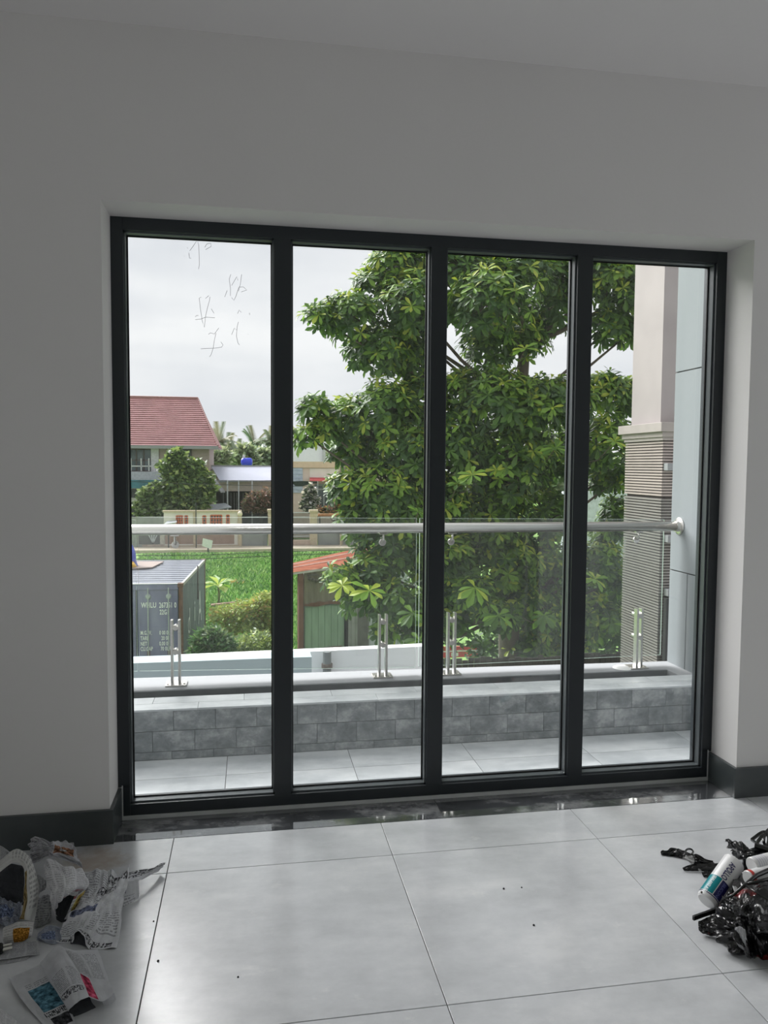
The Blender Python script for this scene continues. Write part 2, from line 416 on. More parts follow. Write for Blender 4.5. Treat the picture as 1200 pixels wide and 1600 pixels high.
pp = thing('drain_pipe', (g2.x, 3.93, g2.z-.4), 'short grey pipe upright against the low white parapet wall', 'pipe')
MB().tube([(g2.x, 3.93, g2.z-.45), (g2.x, 3.93, g_.z)], .038, 14).build('pipe_body', mat('grey_pipe', (120, 124, 124), .5), pp, smooth=False)
MB().tube([(g2.x, 3.93, g2.z-.02), (g2.x, 3.93, g2.z+.02)], .05, 14).build('collar', mat('rusty_clamp', (110, 96, 88), .6), pp)

# ------------------------------------------------------------------ balustrade: handrail, glass, clamps
RY, RZ = 1.284, 1.073
hr = thing('handrail', (.6, RY, RZ), 'round polished steel handrail running across the balcony', 'handrail')
MB().tube([(-2.2, RY, RZ+.002), (2.17, RY, RZ)], .0285, 24).build('rail', M['steel'], hr, smooth=True)
MB().lathe((2.19, RY, RZ), (-1, 0, 0), [(0, 0), (0, .052), (.006, .052), (.010, .044), (.012, .034), (.03, .033), (.03, 0)], 28).build('flange', M['steel'], hr, smooth=False)
panels = [(-2.2, -.945, .305, .305), (-.935, .589, .306, .268), (.607, 2.110, .272, .287)]
lab = ['frameless clear glass balustrade panel by the container side', 'frameless clear glass balustrade panel in the middle of the balcony', 'frameless clear glass balustrade panel beside the pale blue side wall']
GY = 1.318
for (x0, x1, za, zb2), lb in zip(panels, lab):
    g = MB(); ztop = 1.132 if x0 < .5 else 1.118
    vs_ = [(x0, GY, za), (x1, GY, zb2), (x1, GY+.01, zb2), (x0, GY+.01, za), (x0, GY, ztop+.008), (x1, GY, ztop-.006), (x1, GY+.01, ztop-.006), (x0, GY+.01, ztop+.008)]
    g.add(vs_, [(0, 1, 5, 4), (2, 3, 7, 6)], 0); g.add(vs_, [(0, 3, 2, 1), (4, 5, 6, 7), (1, 2, 6, 5), (3, 0, 4, 7)], 1)
    g.build('balustrade_glass', [M['rail_glass'], M['glass_edge']], label=lb, cat='glass balustrade', group='balustrade glass panels')
spx = [(-.740, 'steel glass clamp standing in front of the shipping container'), (.392, 'steel glass clamp standing just left of the second mullion, against the shed'),
       (.790, 'steel glass clamp standing just right of the second mullion, below the tree'), (1.928, 'steel glass clamp nearest the pale blue side wall')]
blob = mat('white_silicone_blob', (232, 232, 230), .5)
for i, (x, lb) in enumerate(spx):
    yy = 1.292 if i < 3 else 1.262
    sp = thing('glass_spigot', (x, yy, PT), lb, 'glass clamp', 'steel glass clamps on the ledge')
    pl = MB(); pl.box(x-.056, x+.056, yy-.035, yy+.06, PT, PT+.008); pl.build('base_plate', M['steel'], sp, bevel=.002)
    for bxo in (-.044, .044):
        MB().lathe((x+bxo, yy-.01, PT+.008), (0, 0, 1), [(0, .007), (.004, .006), (.006, .003), (.006, 0)], 10).build('bolt', M['steel'], sp)
    for s in (-1, 1):
        dx = s*(.0195 if i < 3 else .0185); dy = 0 if i < 3 else s*.008
        MB().box(x+dx-.0065, x+dx+.0065, yy+dy-.025, yy+dy+.014, PT+.008, .588).build('post', M['steel'], sp, bevel=.0015)
    for z in (.545, .415):
        cl = MB(); dcl = GY-.0006-(yy-.028); cl.lathe((x, yy-.028, z), (0, 1, 0), [(0, 0), (0, .012), (.004, .0145), (dcl, .0145), (dcl, 0)], 18); cl.build('clamp', M['steel'], sp, smooth=False)
    if i == 3:
        bl = MB()
        bl.lathe((x-.085, yy+.015, PT-.001), (0, 0, 1), [(0, .06), (.006, .05), (.010, .03), (.011, 0)], 20)
        bl.build('silicone_smear', blob, sp, smooth=True)
    br = thing('rail_bracket', (x, RY, 1.0), ['steel bracket under the handrail in front of the boundary wall', 'steel bracket under the handrail just left of the second mullion', 'steel bracket under the handrail just right of the second mullion', 'steel bracket under the handrail beside the ribbed column'][i], 'bracket', 'brackets between handrail and glass')
    MB().box(x-.022, x+.022, RY-.012, RY+.012, RZ-.034, RZ-.0285).build('saddle', M['steel'], br)
    MB().tube([(x, RY, RZ-.034), (x, RY, RZ-.06), (x, RY+.012, RZ-.076), (x, GY-.002, RZ-.082)], .006, 10).build('stem', M['steel'], br, smooth=True)
    MB().lathe((x, GY, RZ-.082), (0, -1, 0), [(0, .020), (.006, .020), (.008, .017), (.008, 0)], 20).build('disc', M['steel'], br)

# ------------------------------------------------------------------ crumpled sheets on the floor
def catmull(P, t):
    """P: list of numpy points, t in 0..1 over the whole row"""
    n = len(P)-1; s = min(t*n, n-1e-9); i = int(s); f = s-i
    p0, p1, p2, p3 = P[max(i-1, 0)], P[i], P[i+1], P[min(i+2, n)]
    return .5*((2*p1)+(-p0+p2)*f+(2*p0-5*p1+4*p2-p3)*f*f+(-p0+3*p1-3*p2+p3)*f**3)


def patch(mb, ctrl, amp=.006, freq=5.0, seed=0, res=22, uv=(0, 1, 0, 1), m=0):
    """one sheet through control points (photo pixel, photo pixel, height above the floor), with creases"""
    rows = [[np.array(at(x, y, Z=h)) for x, y, h in r] for r in ctrl]
    nu = nv = res; G = np.zeros((nv+1, nu+1, 3))
    for j in range(nv+1):
        for i in range(nu+1):
            col = [catmull(r, i/nu) for r in rows]; G[j, i] = catmull(col, j/nv)
    du = np.gradient(G, axis=1); dv = np.gradient(G, axis=0); N = np.cross(du, dv); N /= (np.linalg.norm(N, axis=2, keepdims=True)+1e-9)
    o = len(mb.v)
    if mb.uv is None: mb.uv = []
    for j in range(nv+1):
        for i in range(nu+1):
            p = Vector((i/nu*freq+seed*7.3, j/nv*freq*.9-seed*3.1, seed*1.7))
            dst, _ = noise.voronoi(p); d = (min(dst[0], 1)-.45)*amp*1.6 + noise.noise(p*2.3)*amp*.7
            q = G[j, i]+N[j, i]*d
            q[2] = max(q[2], .0012)
            mb.v.append(tuple(q)); mb.uv.append((uv[0]+(uv[1]-uv[0])*i/nu, uv[2]+(uv[3]-uv[2])*(1-j/nv)))
    for j in range(nv):
        for i in range(nu):
            a, b_, c, d = o+j*(nu+1)+i, o+j*(nu+1)+i+1, o+(j+1)*(nu+1)+i+1, o+(j+1)*(nu+1)+i
            mb.f += [(a, b_, c), (a, c, d)] if (i+j) % 2 else [(a, b_, d), (b_, c, d)]
            mb.mi += [m, m]
    return mb


def news_mat(name, paper=(224, 225, 228), pics=(), heads=(), cols=4, lines=34, ink=.5, texts=((.06, .94, .06, .94),), head_col=(36, 36, 42)):
    t = NT(name); uv = t.new('ShaderNodeUVMap').outputs[0]; sp = t.new('ShaderNodeSeparateXYZ', {0: uv}); u, v = sp.outputs[0], sp.outputs[1]

    def rect(a, b_, c, d):
        f = t.math('MULTIPLY', t.math('GREATER_THAN', u, a), t.math('LESS_THAN', u, b_))
        return t.math('MULTIPLY', f, t.math('MULTIPLY', t.math('GREATER_THAN', v, c), t.math('LESS_THAN', v, d)))
    cu = t.math('FRACT', t.math('MULTIPLY', u, cols)); gut = t.math('MULTIPLY', t.math('GREATER_THAN', cu, .07), t.math('LESS_THAN', cu, .93))
    lv = t.math('MULTIPLY', v, lines); row = t.math('FLOOR', lv); inl = t.math('LESS_THAN', t.math('FRACT', lv), .52)
    wv = t.new('ShaderNodeCombineXYZ', {0: t.math('MULTIPLY', u, cols*15.0), 1: t.math('MULTIPLY', row, 7.31), 2: 0.0}).outputs[0]
    wd = t.math('GREATER_THAN', t.noise(wv, 1.0, 2), .44)
    tx = t.math('MULTIPLY', t.math('MULTIPLY', gut, inl), wd)
    area = None
    for r_ in texts:
        k = rect(*r_); area = k if area is None else t.math('MAXIMUM', area, k)
    tx = t.math('MULTIPLY', tx, area)
    base = t.ramp(t.noise(t.scaled(uv, (4, 4, 4)), 2, 4), [(.3, lin(tuple(c*.93 for c in paper))), (.7, lin(paper))])
    col = t.mix(t.math('MULTIPLY', tx, ink), base, lin((70, 70, 76)))
    for (a, b_, c, d, ccc) in pics:
        pn = t.noise(t.scaled(uv, (14, 14, 14)), 1.2, 5, .6)
        pc = t.ramp(pn, [(.35, lin(tuple(x*.45 for x in ccc))), (.52, lin(ccc)), (.7, lin(tuple(min(255, x*1.35+20) for x in ccc)))])
        col = t.mix(rect(a, b_, c, d), col, pc)
    for (a, b_, c, d, n_) in heads:                    # a bold headline too blurred to read: heavy strokes in cells
        su = t.math('MULTIPLY', t.math('SUBTRACT', u, a), n_/(b_-a)); sv_ = t.math('MULTIPLY', t.math('SUBTRACT', v, c), 1/(d-c))
        fu = t.math('FRACT', su); cell = t.math('FLOOR', su)
        k1 = t.math('GREATER_THAN', t.math('ABSOLUTE', t.math('SUBTRACT', fu, .45)), .17)
        nn = t.noise(t.new('ShaderNodeCombineXYZ', {0: t.math('MULTIPLY', su, 1.6), 1: t.math('MULTIPLY', sv_, 2.6), 2: t.math('MULTIPLY', cell, 3.7)}).outputs[0], 1.0, 1)
        k = t.math('MULTIPLY', t.math('GREATER_THAN', t.math('ADD', nn, t.math('MULTIPLY', k1, .12)), .54), t.math('LESS_THAN', fu, .86))
        col = t.mix(t.math('MULTIPLY', t.math('MULTIPLY', k, rect(a, b_, c, d)), .9), col, lin(head_col))
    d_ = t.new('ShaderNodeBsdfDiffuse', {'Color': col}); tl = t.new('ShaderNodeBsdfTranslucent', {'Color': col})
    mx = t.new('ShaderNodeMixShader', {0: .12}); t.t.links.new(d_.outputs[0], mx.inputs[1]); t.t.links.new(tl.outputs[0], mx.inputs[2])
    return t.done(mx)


G_NEWS = 'crumpled newspaper sheets in the left corner'
n_shade = news_mat('newsprint_painted_shade', (78, 80, 84), cols=2, lines=12, ink=.2)  # dark sheets that paint the shade inside the folds
n1 = news_mat('newsprint_headline', (226, 227, 231), pics=((.08, .52, .40, .50, (120, 126, 150)),), heads=((.50, .98, .78, .90, 5), (.35, .78, .64, .74, 7), (.03, .95, .03, .085, 16)), cols=3, lines=40, texts=((.05, .5, .55, .97), (.5, .95, .15, .38), (.05, .45, .12, .3)))
n2 = news_mat('newsprint_plain', (228, 228, 231), pics=((.86, .97, .0, .22, (190, 165, 95)),), heads=((.72, .97, .34, .43, 5), (.60, .85, .20, .27, 4)), cols=4, lines=30, ink=.35, head_col=(160, 60, 66))
n3 = news_mat('newsprint_brown_picture', (200, 200, 205), pics=((.58, .90, .28, .66, (150, 112, 90)), (.68, .8, .38, .55, (190, 190, 190))), cols=3, lines=18, texts=((.05, .55, .1, .9),))
n4 = news_mat('newsprint_folded', (206, 207, 211), pics=((.10, .30, .30, .68, (88, 128, 146)), (.11, .30, .05, .20, (66, 66, 70)), (.68, .79, .02, .36, (206, 84, 112))), heads=((.36, .64, .18, .27, 9), (.09, .3, .22, .285, 6)), cols=6, lines=40, texts=((.36, .64, .3, .6), (.7, .95, .4, .9), (.1, .3, .7, .76)))
n5 = news_mat('newsprint_rolled', (212, 212, 210), pics=((.03, .3, .55, 1, (150, 132, 92)),), cols=5, lines=24, ink=.5, texts=((.4, .9, .3, .9),))
n6 = news_mat('newsprint_orange_picture', (205, 204, 203), pics=((.35, .85, .15, .75, (158, 112, 48)),), cols=2, lines=10, ink=.3)
n7 = news_mat('newsprint_grey', (184, 185, 188), cols=4, lines=26, ink=.5)
n8 = news_mat('newsprint_blue_tint', (166, 172, 186), pics=((.2, .7, .3, .7, (120, 132, 160)),), cols=3, lines=18, ink=.4)


def paper(name, patches, mats, label, cat='newspaper', parent=None):
    mb = MB()
    for p in patches: patch(mb, **p)
    return mb.build(name, mats, parent, solid=.0009, label=label, cat=cat, group=G_NEWS if parent is None else None)


paper('newspaper', [
    dict(ctrl=[[(127, 1363, .05), (147, 1359, .062), (165, 1359, .07), (176, 1362, .072), (186, 1364, .07), (203, 1353, .085)],
               [(122, 1392, .06), (140, 1388, .082), (160, 1386, .085), (172, 1384, .088), (184, 1382, .085), (199, 1378, .078)],
               [(112, 1425, .045), (128, 1418, .072), (145, 1413, .08), (160, 1410, .072), (176, 1408, .065), (194, 1404, .055)],
               [(98, 1450, .02), (110, 1446, .04), (130, 1440, .055), (148, 1441, .045), (166, 1441, .032), (190, 1440, .024)],
               [(84, 1471, .002), (110, 1474, .004), (122, 1455, .038), (132, 1466, .022), (141, 1483, .003), (182, 1481, .003)]], amp=.014, freq=5, seed=1, res=40, m=0),
    dict(ctrl=[[(196, 1365, .076), (215, 1360, .06), (238, 1356, .045), (258, 1348, .035)], [(196, 1372, .07), (214, 1368, .05), (233, 1362, .035), (255, 1353, .025)],
               [(197, 1378, .065), (214, 1376, .045), (232, 1369, .028), (250, 1358, .012)]], amp=.006, freq=4, seed=2, uv=(.55, .95, .5, .9), m=0),
    dict(ctrl=[[(197, 1376, .062), (207, 1375, .054), (216.5, 1374, .05)], [(195, 1396, .03), (206, 1394, .028), (217, 1389, .027)], [(192, 1417, .003), (205, 1410, .003), (217, 1403, .003)]], amp=.002, freq=2, seed=3, res=12, uv=(.5, .7, .3, .5), m=0),
    dict(ctrl=[[(110, 1462, .016), (122, 1454, .026), (136, 1460, .016)], [(110, 1475, .002), (125, 1476, .002), (142, 1483, .002)]], amp=.001, freq=3, seed=24, res=10, m=1),  # dark sheet painting the shade under the arch
], [n1, n_shade], 'large crumpled newspaper sheet with black headlines, its corner pointing at the floor joint')
paper('newspaper', [
    dict(ctrl=[[(66, 1350, .10), (80, 1341, .12), (102, 1352, .13), (129, 1354, .11)], [(70, 1368, .11), (88, 1362, .14), (110, 1362, .145), (137, 1370, .105)],
               [(76, 1388, .10), (92, 1388, .13), (112, 1386, .13), (136, 1385, .095)], [(81, 1412, .06), (88, 1410, .09), (100, 1402, .10), (118, 1398, .085)],
               [(85, 1434, .02), (88, 1420, .055), (97, 1408, .08), (117, 1399, .08)]], amp=.010, freq=4, seed=4, res=32),
    dict(ctrl=[[(117, 1400, .083), (127, 1394, .085), (137, 1385, .09)], [(109, 1418, .055), (117, 1414, .057), (126, 1408, .06)], [(101, 1437, .02), (106, 1434, .02), (112, 1428, .02)]], amp=.002, freq=3, seed=5, res=14, uv=(.8, .98, 0, .25)),
    dict(ctrl=[[(83, 1404, .045), (98, 1399, .06), (117, 1400, .07)], [(86, 1420, .02), (96, 1420, .024), (109, 1417, .03)], [(88, 1437, .003), (96, 1441, .004), (103, 1439, .006)]], amp=.004, freq=4, seed=23, res=14, m=1),  # shade in the gap, painted as a dark sheet
], [n2, n_shade], 'bulging white newspaper sheet with a dark gap and red print beside the headline sheet')
paper('newspaper', [
    dict(ctrl=[[(46, 1318, .11), (54, 1307, .14), (76, 1314, .14), (99, 1313, .13), (115, 1318, .12)], [(45, 1331, .09), (58, 1324, .115), (78, 1325, .13), (100, 1326, .12), (120, 1332, .10)],
               [(48, 1350, .05), (60, 1346, .075), (74, 1338, .10), (98, 1343, .09), (129, 1355, .07)]], amp=.012, freq=6, seed=6, res=34)], [n3],
    'crumpled newspaper with a brown picture on top of the heap against the skirting')
paper('newspaper', [
    dict(ctrl=[[(-12, 1376, .12), (-13, 1364, .125), (-14, 1352, .12)], [(0, 1362, .14), (0, 1353, .15), (0, 1344, .145)], [(22, 1347, .16), (23, 1337, .17), (26, 1327, .165)], [(37, 1357, .15), (41, 1346, .165), (45, 1337, .155)],
               [(37, 1383, .12), (48, 1378, .135), (58, 1372, .12)], [(36, 1410, .08), (48, 1407, .10), (61, 1400, .08)], [(31, 1436, .035), (42, 1438, .05), (54, 1440, .03)]], amp=.005, freq=4, seed=7, res=30, uv=(0, 1, 1, 0)),
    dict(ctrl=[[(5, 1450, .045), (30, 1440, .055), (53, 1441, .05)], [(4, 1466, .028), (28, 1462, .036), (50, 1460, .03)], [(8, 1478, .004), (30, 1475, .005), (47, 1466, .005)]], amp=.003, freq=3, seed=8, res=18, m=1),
    dict(ctrl=[[(-12, 1362, .06), (14, 1350, .10), (39, 1354, .10)], [(-10, 1384, .03), (14, 1384, .04), (37, 1388, .05)], [(-9, 1404, .008), (14, 1408, .012), (35, 1414, .02)]], amp=.01, freq=4, seed=10, res=22, m=3),  # dark backing that paints the shade inside the loop
    dict(ctrl=[[(-10, 1398, .03), (14, 1406, .035), (34, 1412, .03)], [(-9, 1420, .025), (12, 1424, .03), (32, 1426, .03)], [(-8, 1444, .012), (10, 1444, .02), (31, 1438, .02)]], amp=.012, freq=6, seed=9, res=22, m=2),
], [n5, n6, n8, n_shade], 'newspaper curled into an open loop with an orange picture, at the left edge')
paper('newspaper', [dict(ctrl=[[(-30, 1316, .10), (0, 1321, .10), (16, 1333, .08)], [(-30, 1336, .075), (0, 1338, .075), (14, 1338, .065)], [(-30, 1352, .05), (0, 1354, .05), (12, 1344, .05)]], amp=.004, freq=3, seed=11, res=16)], [n7],
      'grey newspaper corner standing behind the open loop')
paper('newspaper', [dict(ctrl=[[(55, 1366, .07), (64, 1368, .08), (74, 1376, .07)], [(56, 1380, .06), (65, 1382, .07), (72, 1386, .06)], [(60, 1396, .05), (65, 1394, .05), (70, 1390, .05)]], amp=.007, freq=4, seed=12, res=16),
                    dict(ctrl=[[(58, 1404, .045), (68, 1400, .05), (78, 1398, .045)], [(55, 1428, .02), (68, 1426, .032), (81, 1426, .025)], [(54, 1450, .003), (66, 1446, .006), (78, 1440, .006)]], amp=.006, freq=4, seed=13, res=20, uv=(.1, .6, .2, .7))], [n7],
      'small grey newspaper wad squeezed between the loop and the bulging sheet')
paper('newspaper', [dict(ctrl=[[(60, 1458, .016), (76, 1446, .026), (100, 1450, .014)], [(58, 1464, .008), (78, 1462, .016), (96, 1464, .008)], [(57, 1469, .002), (80, 1475, .002), (92, 1473, .002)]], amp=.004, freq=4, seed=14, res=18)], [n8],
      'low grey newspaper fold tucked under the headline sheet')
paper('newspaper', [dict(ctrl=[[(-25, 1478, .012), (15, 1474, .014), (60, 1469, .010)], [(-25, 1490, .012), (15, 1488, .014), (61, 1481, .010)], [(-25, 1503, .008), (10, 1498, .010), (62, 1491, .006)]], amp=.002, freq=3, seed=15, res=18),
                    dict(ctrl=[[(-25, 1494, .006), (15, 1492, .006), (45, 1490, .004)], [(-25, 1502, .003), (15, 1499, .004), (46, 1494, .003)], [(-25, 1509, .0016), (12, 1505, .002), (42, 1499, .0016)]], amp=.001, freq=3, seed=16, res=12)], [n7],
      'flat folded grey newspaper under the black plug')
paper('newspaper', [
    dict(ctrl=[[(14, 1528, .010), (38, 1518, .020), (63, 1507, .025)], [(30, 1556, .012), (56, 1545, .018), (82, 1533, .016)], [(52, 1584, .005), (78, 1574, .009), (103, 1564, .008)], [(80, 1614, .0016), (100, 1606, .002), (119, 1598, .002)]], amp=.003, freq=3, seed=17, res=24, uv=(0, .34, 0, 1)),
    dict(ctrl=[[(63, 1504, .028), (76, 1489, .058), (92, 1477, .073), (105, 1489, .068)], [(76, 1527, .022), (88, 1512, .063), (105, 1502, .073), (122, 1516, .058)], [(91, 1553, .018), (103, 1540, .058), (118, 1532, .066), (131, 1537, .05)],
               [(107, 1580, .008), (113, 1572, .045), (124, 1564, .056), (139, 1557, .045)]], amp=.003, freq=3, seed=18, res=26, uv=(.34, .66, 0, 1)),
    dict(ctrl=[[(92, 1477, .073), (119, 1485, .068), (153, 1483, .045)], [(108, 1498, .068), (136, 1508, .06), (163, 1512, .04)], [(123, 1522, .055), (146, 1533, .048), (171, 1535, .034)], [(138, 1557, .042), (160, 1565, .032), (178, 1552, .024)]], amp=.003, freq=3, seed=19, res=24, uv=(.66, 1, 0, 1)),
    dict(ctrl=[[(103, 1562, .02), (119, 1550, .03), (138, 1548, .03)], [(108, 1582, .006), (124, 1574, .008), (143, 1565, .012)], [(113, 1590, .0015), (130, 1583, .0015), (150, 1574, .004)]], amp=.002, freq=3, seed=22, res=14, m=1),  # painted shade below the open tube end
    dict(ctrl=[[(160, 1564, .032), (169, 1560, .03), (178, 1551, .024)], [(161, 1568, .016), (171, 1564, .014), (180, 1557, .012)], [(163, 1571, .0016), (173, 1568, .0016), (181, 1562, .0016)]], amp=.001, freq=3, seed=20, res=8, uv=(.9, 1, .9, 1)),
], [n4, n_shade], 'folded newspaper with a blue picture and a pink corner, in front of the heap')
paper('newspaper', [dict(ctrl=[[(-20, 1568, .010), (0, 1575, .012), (20, 1590, .008), (40, 1606, .003)], [(-20, 1586, .008), (0, 1590, .009), (18, 1600, .006), (38, 1612, .002)], [(-20, 1612, .003), (0, 1614, .003), (18, 1616, .003), (36, 1618, .0016)]], amp=.003, freq=3, seed=21, res=16)], [n2],
      'white newspaper corner in the bottom left corner of the photo')
# black plug with two shiny prongs
pg = thing('plug', at(4, 1482, Z=.016), 'black plug with two shiny metal ends on the flat newspaper at the left edge', 'plug')
pc = at(2, 1482, Z=.024); ax = (at(18, 1478, Z=.024)-pc).normalized()
MB().lathe(pc-ax*.05, ax, [(0, 0), (0, .012), (.02, .016), (.05, .016), (.055, .012), (.055, 0)], 16).build('body', mat('black_rubber', (16, 16, 17), .5), pg, smooth=False)
for dz in (-1, 1):
    sd = ax.cross(Vector((0, 0, 1))).normalized()
    MB().tube([pc+ax*.004+sd*dz*.009, pc+ax*.028+sd*dz*.009], .0045, 12).build('prong', M['steel'], pg)

# ------------------------------------------------------------------ plastic rubbish on the right
pt = NT('crumpled_black_printed_film'); pv = pt.pos(); pn = pt.noise(pv, 11, 3, .5); pn2 = pt.noise(pv, 16, 3, .5)
red = pt.new('ShaderNodeMapRange', {'Value': pn, 'From Min': .63, 'From Max': .65}).outputs[0]
wht = pt.new('ShaderNodeMapRange', {'Value': pn2, 'From Min': .655, 'From Max': .665}).outputs[0]
pcol = pt.mix(wht, pt.mix(red, (.010, .010, .011, 1), (.16, .018, .02, 1)), (.42, .42, .42, 1))
film = pt.done(pt.bsdf(pcol, .13, 0, .6, bump=pt.noise(pv, 38, 4, .55), bump_d=.004))
film_plain = mat('glossy_black_film', (18, 18, 19), .2, spec=.6)
G_PL = 'black plastic rubbish in the right corner'


def plastic(name, patches, label, mats=None, cat='plastic wrap'):
    mb = MB()
    for p in patches: patch(mb, **p)
    mb.uv = None
    return mb.build(name, mats or [film], solid=.0006, label=label, cat=cat, group=G_PL)


hp = [[(1118, 1376, .015), (1150, 1352, .05), (1185, 1340, .07), (1250, 1330, .08)], [(1108, 1412, .015), (1140, 1390, .06), (1180, 1372, .10), (1260, 1365, .11)],
      [(1110, 1440, .02), (1140, 1424, .085), (1180, 1402, .125), (1270, 1400, .13)], [(1122, 1462, .012), (1150, 1456, .07), (1185, 1440, .105), (1280, 1440, .11)],
      [(1138, 1478, .002), (1165, 1497, .006), (1200, 1500, .02), (1290, 1520, .02)]]
plastic('plastic_wrap', [dict(ctrl=hp, amp=.045, freq=5.5, seed=31, res=56)], 'big crumpled heap of black printed plastic wrap behind and below the sealant cartridge')
plastic('plastic_wrap', [dict(ctrl=[[(1128, 1400, .12), (1150, 1388, .14), (1178, 1376, .15), (1215, 1372, .15)], [(1134, 1412, .115), (1154, 1408, .145), (1182, 1398, .155), (1220, 1394, .155)], [(1140, 1430, .10), (1158, 1432, .12), (1186, 1428, .14), (1225, 1426, .14)], [(1150, 1452, .06), (1168, 1460, .075), (1190, 1458, .1), (1230, 1458, .1)]], amp=.022, freq=3.6, seed=32, res=36)],
        'upper fold of black plastic wrap tented over the heap, right of the cartridge')
plastic('plastic_wrap', [dict(ctrl=[[(1091, 1440, .03), (1115, 1432, .045), (1146, 1440, .05)], [(1092, 1454, .014), (1118, 1456, .022), (1150, 1464, .028)], [(1100, 1460, .002), (1125, 1465, .003), (1156, 1479, .003)]], amp=.008, freq=4, seed=33, res=24)],
        'black plastic packet with a red label sticking out below the cartridge')
plastic('plastic_wrap', [dict(ctrl=[[(1133, 1312, .06), (1150, 1315, .07), (1182, 1326, .07), (1220, 1326, .07)], [(1136, 1317, .045), (1152, 1326, .07), (1182, 1338, .06), (1220, 1338, .06)], [(1141, 1330, .02), (1156, 1342, .03), (1184, 1352, .04), (1220, 1350, .04)]], amp=.018, freq=5, seed=34, res=30)],
        'black plastic wrap with a red tip pointing left, above the cartridge')
lp = MB()
for k, (ox, oy, rr) in enumerate(((1188, 1312, 11), (1196, 1318, 12), (1210, 1310, 14))):
    pts = [at(ox+rr*math.cos(a)*1.2, oy+rr*.9*math.sin(a)+4*math.sin(2*a+k), Z=.07+.02*math.cos(a+k)) for a in np.linspace(0, 2*math.pi, 26)]
    lp.tube(pts, .006, 6)
lp.tube([at(1180, 1322, Z=.08), at(1200, 1328, Z=.08), at(1230, 1338, Z=.07)], .012, 7)
lp.build('plastic_loop', [film_plain], label='looped black plastic ribbon at the top of the heap, beside the right edge', cat='plastic ribbon', group=G_PL)
plastic('plastic_strip', [dict(ctrl=[[(1032, 1330, .006), (1044, 1328, .010), (1056, 1324, .02), (1068, 1329, .012), (1080, 1334, .02), (1092, 1336, .022), (1114, 1346, .01)], [(1033, 1334, .004), (1046, 1334, .006), (1058, 1334, .01), (1070, 1338, .008), (1084, 1342, .014), (1094, 1345, .012), (1116, 1350, .006)], [(1034, 1336, .0015), (1048, 1338, .0015), (1060, 1340, .0015), (1072, 1344, .0015), (1086, 1352, .0015), (1098, 1352, .0015), (1118, 1352, .0015)]], amp=.007, freq=7, seed=35, res=30)],
        'torn black plastic strip with a white tip, farthest left of the heap', cat='plastic strip')
plastic('plastic_strip', [dict(ctrl=[[(1066, 1356, .010), (1078, 1351, .018), (1100, 1350, .02), (1130, 1348, .02)], [(1067, 1358, .006), (1080, 1356, .012), (1102, 1356, .015), (1132, 1355, .012)], [(1070, 1361, .0015), (1082, 1361, .0015), (1104, 1362, .0015), (1134, 1362, .0015)]], amp=.004, freq=5, seed=36, res=22),
                          dict(ctrl=[[(1096, 1362, .012), (1110, 1362, .014), (1126, 1364, .014)], [(1098, 1368, .006), (1112, 1368, .008), (1124, 1370, .008)], [(1100, 1371, .0015), (1112, 1372, .0015), (1124, 1373, .0015)]], amp=.004, freq=4, seed=37, res=14)],
        'flattened black plastic strip running into the heap left of the cartridge', cat='plastic strip')
rg = MB(); rg.tube([at(1077+6*math.cos(a), 1331+4.5*math.sin(a), Z=.018+.006*math.sin(a)) for a in np.linspace(0, 2*math.pi, 22)], .0035, 6)
rg.build('plastic_ring', [film_plain], label='small curled black ring of plastic beside the torn strip', cat='plastic ring', group=G_PL)
a0, a1 = at(1083, 1438, Z=.035), at(1122, 1424, Z=.04); d_ = (a1-a0); n_ = d_.cross(Vector((0, 0, 1))).normalized()
MB().obox(a0-n_*.004, d_, n_*.008, (0, 0, .014)).build('plastic_bar', [film_plain], bevel=.001, label='flat black plastic bar poking out left under the cartridge', cat='plastic bar', group=G_PL)
st = MB()
st.tube([at(x, y, Z=h) for x, y, h in ((1128, 1406, .12), (1146, 1398, .145), (1166, 1381, .17), (1182, 1368, .175), (1200, 1360, .17), (1225, 1355, .16))], [.003, .004, .005, .007, .008, .008], 6)
st.tube([at(x, y, Z=h) for x, y, h in ((1166, 1381, .17), (1182, 1378, .178), (1205, 1372, .175), (1225, 1368, .165))], .005, 6)
st.tube([at(x, y, Z=h) for x, y, h in ((1166, 1384, .17), (1184, 1396, .17), (1204, 1408, .16))], .003, 6)
st.build('plastic_strap', [film_plain], smooth=True, label='thin shiny black straps knotted on top of the plastic heap', cat='strap', group=G_PL)
# clear torn film over the lower part of the heap
clr = glass_mat('clear_film', (.75, .75, .76), 3.0, .5)
plastic('clear_film', [dict(ctrl=[[(1148, 1450, .085), (1156, 1448, .1), (1164, 1452, .1)], [(1150, 1470, .04), (1160, 1474, .05), (1168, 1476, .055)], [(1160, 1490, .006), (1170, 1494, .008), (1177, 1497, .006)]], amp=.006, freq=4, seed=38, res=18)], 'torn clear plastic film hanging down the front of the black heap', [clr], 'plastic film')

# sealant cartridges
wh = mat('white_plastic_tube', (226, 226, 226), .3, var=.02, spec=.5); teal = mat('teal_label_print', (0, 132, 140), .3, var=.03); navy = mat('navy_label_print', (28, 28, 92), .35, var=.05)
wht_ink = mat('white_label_ink', (236, 240, 240), .4, var=.02); dk = mat('dark_hole', (40, 20, 20), .7); inside = mat('grey_white_inner_plastic', (196, 196, 196), .45)


def cyl_patch(mb, o, ax, e1, e2, r, h0, h1, a0, a1, m, n=14):
    for k in range(n):
        pass
    vs_ = []; fs = []
    for k in range(n+1):
        a = a0+(a1-a0)*k/n
        for h in (h0, h1): vs_.append(o+ax*h+(e1*math.cos(a)+e2*math.sin(a))*r)
    fs = [(2*k, 2*k+2, 2*k+3, 2*k+1) for k in range(n)]
    mb.add(vs_, fs, m)


